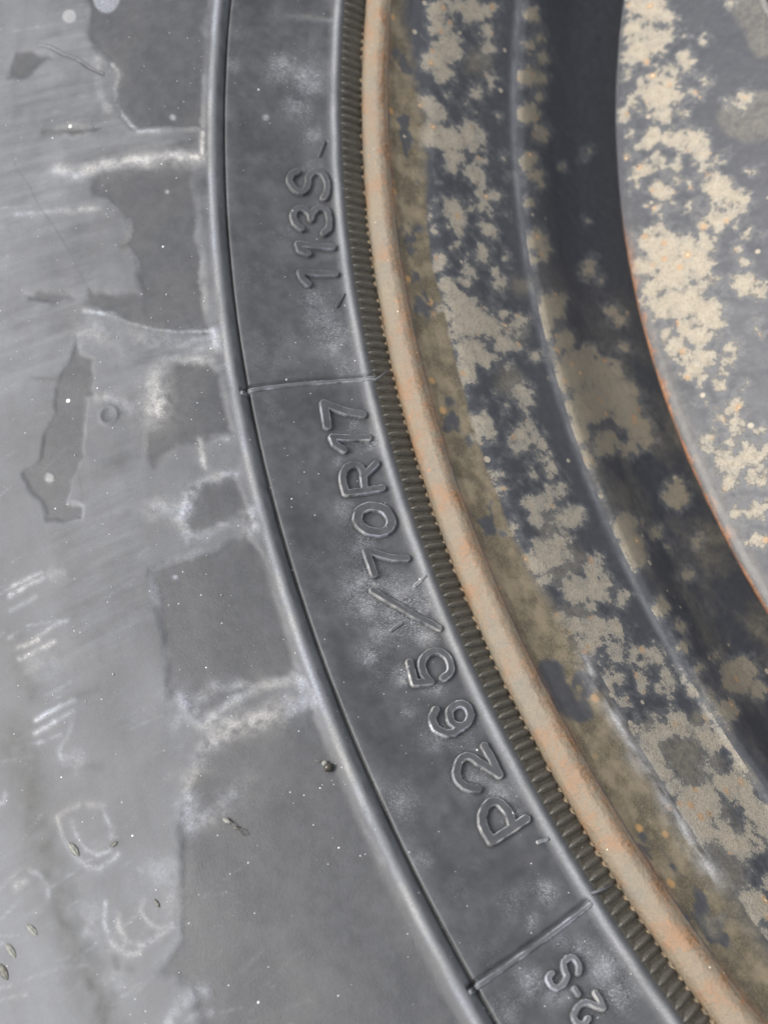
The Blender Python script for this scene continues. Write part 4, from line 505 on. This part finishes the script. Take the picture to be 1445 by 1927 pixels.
for k, p in enumerate(HAIR):
    pts = [tp(p[0][0], p[0][1], .1), tp(p[1][0], p[1][1], .5), tp(p[2][0], p[2][1], 1.3)]
    V, F = tube(pts, [.00022, .0002, .00010])
    link('vent_hair', fmesh('vent_hair', V, F, M_RUB, dict(dust_lit=.45)), tyre)

# the knurled ring between tyre bead and flange: short ribs side by side
PITCH = math.radians(.3721)
def rib_mesh(seed):
    rnd = random.Random(seed); V = []; F = []; amp = rnd.uniform(.75, 1.1)
    rows = [(.55, .10, .02), (1.1, .46, .34), (1.9, .60, .56), (3.0, .62, .68), (4.2, .58, .76), (5.0, .46, .74), (5.5, .24, .5), (5.95, .07, .05)]
    base = sB-1.35-5.55
    ns = 7
    for s, w, h in rows:
        for k in range(ns):
            u = (k/(ns-1)*2-1)
            hh = (1-abs(u)**1.7)*h*rnd.uniform(.84, 1.1)*amp-.10
            t = math.radians(0)+(-.10*(5.95-s)+u*w*rnd.uniform(.95, 1.05)+rnd.uniform(-.03, .03))/235
            q = PT.pos(np.array(t), np.array(base+s), hh, 1)*MM
            V.append([float(x) for x in q])
    global RIB_GLINT
    RIB_GLINT = [d_ for d_ in (.0, .05, .1, .2, .38, .6, .7, .4) for k in range(ns)]  # painted highlight, strongest towards the rib tips
    for i in range(len(rows)-1):
        for k in range(ns-1):
            F.append((i*ns+k, i*ns+k+1, (i+1)*ns+k+1, (i+1)*ns+k))
    return V, F
ribs = []
for k in range(9):
    V, F = rib_mesh(k)
    ribs.append((V, F, fmesh('bead_rib', V, F, M_RUB, dict(grime=.88, dust_lit=0.0, stain_shade=.12*(k % 3), chalk_glint=[x*.42 for x in RIB_GLINT]))))
N_RIB = 967; first = int(math.radians(102)/PITCH)
t0 = math.radians(149.70)
rnd = random.Random(4)
for i in range(300):
    k = i-128
    o = link('bead_rib', ribs[rnd.randrange(9)][2], tyre)
    o.rotation_euler = (0, 0, t0+k*PITCH)
V, F, _ = ribs[0]; V0 = np.array(V); F0 = np.array(F); n0 = len(V0); AV = []; AF = []
for j in range(N_RIB-300):
    a = t0+(172+j)*PITCH; c, s = math.cos(a), math.sin(a)
    AV.append(V0@np.array([[c, s, 0], [-s, c, 0], [0, 0, 1]])); AF.append(F0+j*n0)
AV = np.concatenate(AV); AF = np.concatenate(AF)
o = link('far_bead_ribs', mesh_from('far_bead_ribs', AV, AF, M_RUB, dict(grime=np.ones(len(AV)), dust_lit=np.zeros(len(AV)), chalk_glint=np.zeros(len(AV)), stain_shade=np.zeros(len(AV)))), tyre)
tag(o, kind='stuff')

# ------------------------------------------------------------------ steel rim
sLip = float(PR.L[np.argmin(np.abs(PR.Y[:, 0]-231)+np.abs(PR.Y[:, 1]-.98))])
sFl = float(PR.L[np.argmin(np.abs(PR.Y[:, 0]-228.8)+np.abs(PR.Y[:, 1]+.4))])
sC2 = float(PR.L[np.argmin(np.abs(PR.Y[:, 0]-213.1)+np.abs(PR.Y[:, 1]+21.9))])
MUD_SHADE_P = A2(MUD_SHADE); CREASE_P = A2(CREASE)
def rim_fields(A, S):
    vis = (A > math.radians(TH_A)*R0) & (A < math.radians(TH_B)*R0)
    wx = fbm(A/2.6, S/2.6, 13, 5); wy = fbm(A/2.6, S/2.6, 19, 5)
    xm = [q[0] for q in MUD_SHADE_P]; ym = [q[1] for q in MUD_SHADE_P]
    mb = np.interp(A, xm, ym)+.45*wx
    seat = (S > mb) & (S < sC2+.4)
    ft = blobs(A+wx*.9, S+wy*.9, SEAT)
    fw = blobs(A+wx*.7, S+wy*.7, WELL)
    gen = fbm(A/9, S/9, 23, 5)*6-1.2
    low = fbm(A/4, S/4, 27, 5)*5+.4-7*(1-sstep(math.radians(170)*R0, math.radians(176)*R0, A))
    br = 1.5*fbm(A/1.5, S/1.5, 28, 4, .65)-.1; ft = ft+br; fw = fw+br*.6
    ft = np.maximum(ft, np.where(S > mb+1, low, -9))
    tan = np.where(vis, np.where(S < sC2+.2, ft, fw-.2), gen)
    film = np.where(S < sC2+.5, sstep(-1.5, 2.0, blobs(A+wx, S+wy, FILM)), 0)
    wl = sstep(sC2-.5, sC2+1, S)*sstep(math.radians(152)*R0, math.radians(162)*R0, A)*np.clip(.35+1.3*fbm(A/10, S/6, 45, 4), 0, 1)
    film = np.maximum(film, wl*.8); film = np.where(vis, film, .3)
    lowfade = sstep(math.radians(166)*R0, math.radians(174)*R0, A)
    hif = 1-sstep(math.radians(149)*R0, math.radians(156)*R0, A); mud_shade = (1-sstep(mb-.25-lowfade*2.5-hif*1.0, mb+.12+lowfade*2.0+hif*2.6, S+hif*1.5*wy))*sstep(sFl-.2, sFl+.8, S)
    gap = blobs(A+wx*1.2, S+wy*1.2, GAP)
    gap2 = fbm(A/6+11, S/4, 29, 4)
    mud_shade = mud_shade*(1-.9*sstep(-.4, .5, np.maximum(gap, (gap2-.38)*6)))
    mud_shade = np.clip(mud_shade, 0, 1)
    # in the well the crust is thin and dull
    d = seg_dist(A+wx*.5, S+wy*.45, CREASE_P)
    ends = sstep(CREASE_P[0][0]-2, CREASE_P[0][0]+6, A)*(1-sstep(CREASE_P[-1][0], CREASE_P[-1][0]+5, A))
    chalk_glint = ends*(.42*np.exp(-(d/.42)**2)+.34*np.exp(-(d/1.8)**2))*np.clip(.6+1.0*fbm(A/2, S/.8, 37, 3), 0, 1.2)  # crease highlight painted on as a bright streak
    ridge = np.exp(-((S-sC2+.3)/.55)**2)*.16*np.clip(.6+fbm(A/4, S, 39, 3), 0, 1)  # edge highlight painted pale along the bead-seat ridge
    chalk_glint = np.where(vis, chalk_glint, 0)+ridge
    rust = np.exp(-((S-sFl+.7)/1.1)**2)*np.clip(.45+1.3*fbm(A/5, S/1.5, 43, 5, .7), 0, 1)
    rust = np.clip(rust, 0, 1)
    return dict(dull=sstep(sC2, sC2+1, S), tan=tan, film=film, mud_shade=mud_shade, rust=rust, chalk_glint=np.clip(chalk_glint, 0, 1))
def rim_disp(A, S):
    h = .05*fbm(A/2, S/2, 91, 4)+.10*fbm(A/12, S/12, 93, 3)
    lip = np.exp(-((S-sLip)/3.2)**2)
    h = h+lip*(.18*fbm(A/9, S/3, 95, 4)+.07*fbm(A/1.2, S/1.2, 96, 3))
    # the flange top is worn into long facets
    return h
thR = thetas(.33, 215)
sR = np.r_[np.arange(0, 14, .16), np.arange(14, 88, .36), np.arange(88.4, PR.L[-1]-.2, 4)]
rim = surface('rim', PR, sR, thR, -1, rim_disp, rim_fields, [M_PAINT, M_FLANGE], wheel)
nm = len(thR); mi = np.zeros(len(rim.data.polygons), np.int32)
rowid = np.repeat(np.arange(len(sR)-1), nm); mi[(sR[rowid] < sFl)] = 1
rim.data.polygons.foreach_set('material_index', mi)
tag(rim, 'black painted barrel with pale rusty flange lip')
# crumbs of rust caught between the ribs and the flange
V = []; F = []; rnd = random.Random(9)
for i in range(330):
    if rnd.random() < .12 or i < 128: continue
    a = t0+(i-140+.5)*PITCH+rnd.uniform(-.1, .1)*PITCH; n = len(V); w = .80/234*rnd.uniform(.5, 1.25); q_ = rnd.uniform(-.35, .15)
    for (u, r, z) in ((-w, 233.2, -.9), (w, 233.2, -.9), (w*.25, 234.3+q_, -.5), (-w*.3, 234.2+q_, -.55), (0, 233.3, -.05), (w*.65, 233.75, -.3), (-w*.7, 233.7, -.35), (0, 234.1, -1.6)):
        V.append((r*math.cos(a+u)*MM, r*math.sin(a+u)*MM, z*MM))
    for f in ((0, 4, 6), (4, 1, 5), (4, 5, 6), (6, 5, 2), (6, 2, 3), (0, 6, 3), (1, 2, 5), (0, 3, 7), (3, 2, 7), (2, 1, 7)): F.append(tuple(n+q for q in f))
tag(link('rust_crumbs', fmesh('rust_crumbs', V, F, M_DIRT), rim), kind='stuff')

# ------------------------------------------------------------------ pressed centre disc
sE = float(PD.L[np.argmin(np.abs(PD.Y[:, 0]-198.3)+np.abs(PD.Y[:, 1]+37.5))])
HOLES = [139.1+45*k for k in range(8)]; HS = float(PD.L[0]); HR = 14.0
hs = 65.4
hr_, hz_ = PD.rz(hs)
hc = [Vector((hr_*math.cos(math.radians(t)), hr_*math.sin(math.radians(t)), hz_))*MM for t in HOLES]
def disc_fields(A, S):
    vis = (A > math.radians(TH_A)*R0) & (A < math.radians(TH_B)*R0)
    wx = fbm(A/3, S/2.6, 113, 5); wy = fbm(A/3, S/2.6, 119, 5)
    gen = fbm(A/9, S/7, 123, 5)*6-1.2
    tan = np.where(vis, blobs(A+wx*1.0, S+wy*.9, DISC_SPOTS)+1.9*fbm(A/1.5, S/1.3, 124, 4, .65)-.15, gen)
    tan = np.where(S < sE-.3, -4, tan)
    film = sstep(-.6, .8, blobs(A+wx, S+wy*.8, PALE))*.55+.06*np.clip(fbm(A/8, S/8, 125, 4), 0, 1)
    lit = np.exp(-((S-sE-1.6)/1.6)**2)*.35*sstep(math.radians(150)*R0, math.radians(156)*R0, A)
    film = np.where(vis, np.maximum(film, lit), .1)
    seen = sstep(math.radians(150)*R0, math.radians(157)*R0, A)
    rust = (np.exp(-((S-sE-.0)/.45)**2)*np.clip(.8+.9*fbm(A/2, S/2, 127, 3), 0, 1)+.8*np.exp(-((S-sE-.5)/.9)**2)*sstep(.0, .4, fbm(A/4, S/2, 128, 4)))*seen
    under = (S < sE)*sstep(sE-8, sE-1, S)*np.clip(.25+1.4*fbm(A/9+5, S/6, 129, 3), 0, 1)*seen
    z = np.zeros(A.shape)
    return dict(tan=tan, film=film, mud_shade=z, rust=np.clip(rust+under, 0, 1), chalk_glint=np.exp(-((S-sE-.5)/.35)**2)*.10)
DISC_SPOTS = DISC_B
def disc_disp(A, S): return .04*fbm(A/2, S/2, 131, 4)+.16*fbm(A/16, S/16, 133, 3)
def disc_drop(V):
    k = np.zeros(len(V), bool)
    for c in hc: k |= np.linalg.norm(V-np.array(c), axis=1) < HR*MM
    return k
thD = thetas(.36, 195)
sD = np.r_[np.arange(0, sE-2.5, .5), np.arange(sE-2.5, sE+2, .14), np.arange(sE+2, 68, .34), np.arange(68.4, 92, .7), np.arange(92.5, PD.L[-1]-.1, 3)]
disc = surface('disc', PD, sD, thD, -1, disc_disp, disc_fields, M_PAINT, wheel, drop=disc_drop)
tag(disc, 'black painted centre disc with pale blotches and rusty edge')
zero = dict(tan=-9, film=.75, mud_shade=0, rust=0, chalk_glint=.15)
for t, c in zip(HOLES, hc):
    pts = []
    for k in range(97):
        a = 2*math.pi*k/96
        # ring lies on the disc surface
        x = HR*math.cos(a); y = HR*math.sin(a)
        r = hr_+x; z = float(np.interp(-r, -PD.Y[::1, 0][PD.L > sE+1], PD.Y[:, 1][PD.L > sE+1]))
        er = Vector((math.cos(math.radians(t)), math.sin(math.radians(t)), 0)); et = Vector((-er.y, er.x, 0))
        pts.append((er*r+et*y+Vector((0, 0, z-.25)))*MM)
    V, F = tube(pts, .00075, 8)
    link('vent_hole_edge', fmesh('vent_hole_edge', V, F, M_PAINT, zero), disc)

# ------------------------------------------------------------------ seed husks lying on the rubber
HL = [('small glossy dark seed husk with a thin tail beside the sidewall ridge', 1), ('dark oblong seed husk touching the U shaped scratch on the lower sidewall', 0),
      ('grey husk left of the dark worn track at lower left', 0), ('pale green-grey husk near the left border below the grey husk', 0),
      ('olive husk cut by the left border near the bottom', 0), ('tiny brown splinter at the right tip of the U shaped scratch', 0),
      ('tiny dark crumb inside the lower curved scratches', 0), ('wispy skeleton husk alone on the clean dark rubber at lower middle', 2)]
for (a, b, w), (lab, kind) in zip(HUSK, HL):
    p0 = tp(*a, .04 if kind == 0 else .18); p1 = tp(*b, .04 if kind == 0 else .18); d = p1-p0; L = d.length
    root = bpy.data.objects.new('seed_husk', None); COL.objects.link(root); root.location = p0; root.empty_display_size = .002
    tag(root, lab, 'seed husk', 'bits of dry seed husk on the tyre')
    up = (tp(*a, 1)-tp(*a, 0)).normalized(); u = d.normalized(); v = up.cross(u).normalized()
    R_ = Matrix((u, v, up)).transposed().to_4x4(); root.matrix_world = Matrix.Translation(p0)@R_
    def body(x0, x1, wid, hei, nr=9, ns=10, rid=.0):
        V = []; F = []
        for i in range(nr):
            t = i/(nr-1); x = x0+(x1-x0)*t; pr = math.sin(math.pi*min(max(t*.94+.03, 0), 1))**.75
            for k in range(ns):
                aa = 2*math.pi*k/ns; q = 1+rid*(k % 2)
                V.append((x, math.cos(aa)*wid*pr*q, (math.sin(aa)*hei*pr)*q))
        for i in range(nr-1):
            for k in range(ns): F.append((i*ns+k, i*ns+(k+1) % ns, (i+1)*ns+(k+1) % ns, (i+1)*ns+k))
        return V, F
    if kind == 1:
        V, F = body(-L*.55, L*.35, .00065, .0006); link('kernel', fmesh('kernel', V, F, M_GLOSS), root)
        V, F = body(L*.15, L*.75, .00035, .0002, rid=.25); link('skin', fmesh('skin', V, F, M_WISP), root)
        V, F = tube([Vector((L*.7, 0, 0)), Vector((L*.95, .0001, .0001)), Vector((L*1.05, .0005, .0002)), Vector((L*1.3, .0006, .0001))], .00007, 5); link('tail', fmesh('tail', V, F, M_HUSK), root)
    elif kind == 2:
        V, F = tube([Vector((0, 0, 0)), Vector((L*.3, .0002, .0001)), Vector((L*.62, 0, .0001)), Vector((L*.8, .00035, .0001)), Vector((L, .0001, .0001)), Vector((L*.85, -.0003, .0001)), Vector((L*.62, 0, 0))], .00007, 5)
        link('vein', fmesh('vein', V, F, M_HUSK), root)
        V, F = body(0, L*.32, .0003, .0001, rid=.2); link('skin', fmesh('skin', V, F, M_WISP), root)
        V, F = body(L*.5, L*.66, .0002, .00015, rid=.2); link('kernel', fmesh('kernel', V, F, M_HUSK), root)
    else:
        V, F = body(0, L, .00046*w, .00016*w, rid=.3); link('shell', fmesh('shell', V, F, M_WISP if w < 1 and L > .002 else M_HUSK), root)
        V, F = tube([Vector((L*.05, 0, .00006*w)), Vector((L*.5, .00005, .00018*w)), Vector((L*.95, 0, .00006*w))], .00005, 5); link('rib', fmesh('rib', V, F, M_HUSK), root)

# grit standing on the rubber
rnd = random.Random(21); V = []; F = []
for i in range(1400):
    t = rnd.uniform(140, 186); s = rnd.uniform(sB+1, 88)
    if abs(s-sG) < 1.2 or rnd.random() > float(vnoise(np.array(t*1.1), np.array(s/5), 7))**2*1.8: continue
    c = tp(t, s, .05); r = .00002+.00010*rnd.random()**3.5; n = len(V)
    for x, y, z in ((1, 0, 0), (-1, 0, 0), (0, 1, 0), (0, -1, 0), (0, 0, 1), (0, 0, -1)):
        q = Vector((x, y, z))*r*rnd.uniform(.6, 1.3); V.append(c+q)
    for f in ((0, 2, 4), (2, 1, 4), (1, 3, 4), (3, 0, 4), (2, 0, 5), (1, 2, 5), (3, 1, 5), (0, 3, 5)): F.append(tuple(n+k for k in f))
M_GRIT = simple('quartz_grit', (.6, .58, .52), (.85, .83, .78), 3, .35, .1, .5)
tag(link('sand_grit', fmesh('sand_grit', V, F, M_GRIT)), 'fine pale sand grains scattered over the tyre sidewall', 'sand', kind='stuff')

# ------------------------------------------------------------------ grass ground under the wheel
GZ = -.2335
t = NT('short_grass_soil'); n = t.noise(.06, 6, .7); n2 = t.noise(.5, 4, .6)
t.set('Base Color', t.mix(t.ramp(n, .4, .6), t.mix(t.ramp(n2, .3, .7), (.05, .042, .028), (.09, .075, .05)), (.04, .075, .02))); t.set('Roughness', .9)
me = bpy.data.meshes.new('ground'); s_ = 60
me.from_pydata([(-s_, -s_, GZ), (s_, -s_, GZ), (s_, s_, GZ), (-s_, s_, GZ)], [], [(0, 1, 2, 3)]); me.materials.append(t.m)
tag(link('ground', me), kind='structure')
tg = NT('grass_blade'); n = tg.noise(.05, 3); tg.set('Base Color', tg.mix(tg.ramp(n, .35, .65), (.035, .09, .018), (.07, .14, .03))); tg.set('Roughness', .6)
rnd = random.Random(5); V = []; F = []
def blade(x, y):
    h = rnd.uniform(.02, .055); w = rnd.uniform(.0012, .0024); a = rnd.uniform(0, 6.28); l = rnd.uniform(.3, .9)*h
    dx, dy = math.cos(a), math.sin(a); n = len(V)
    for k, (f, ww) in enumerate(((0, 1), (.5, .8), (1, .08))):
        cx = x+dx*l*f*f; cy = y+dy*l*f*f; z = GZ+h*f
        V.append((cx-dy*w*ww, cy+dx*w*ww, z)); V.append((cx+dy*w*ww, cy-dx*w*ww, z))
    F.append((n, n+1, n+3, n+2)); F.append((n+2, n+3, n+5, n+4))
for i in range(9000):
    r = .19*math.sqrt(rnd.random()); a = rnd.uniform(0, 6.28); blade(r*math.cos(a), r*math.sin(a))
for i in range(16000):
    r = .41+1.0*rnd.random(); a = rnd.uniform(0, 6.28); blade(r*math.cos(a), r*math.sin(a))
tag(link('grass', fmesh('grass', V, F, tg.m)), 'short green grass growing under and around the wheel', 'grass', kind='stuff')
sc.cycles.max_bounces = 6
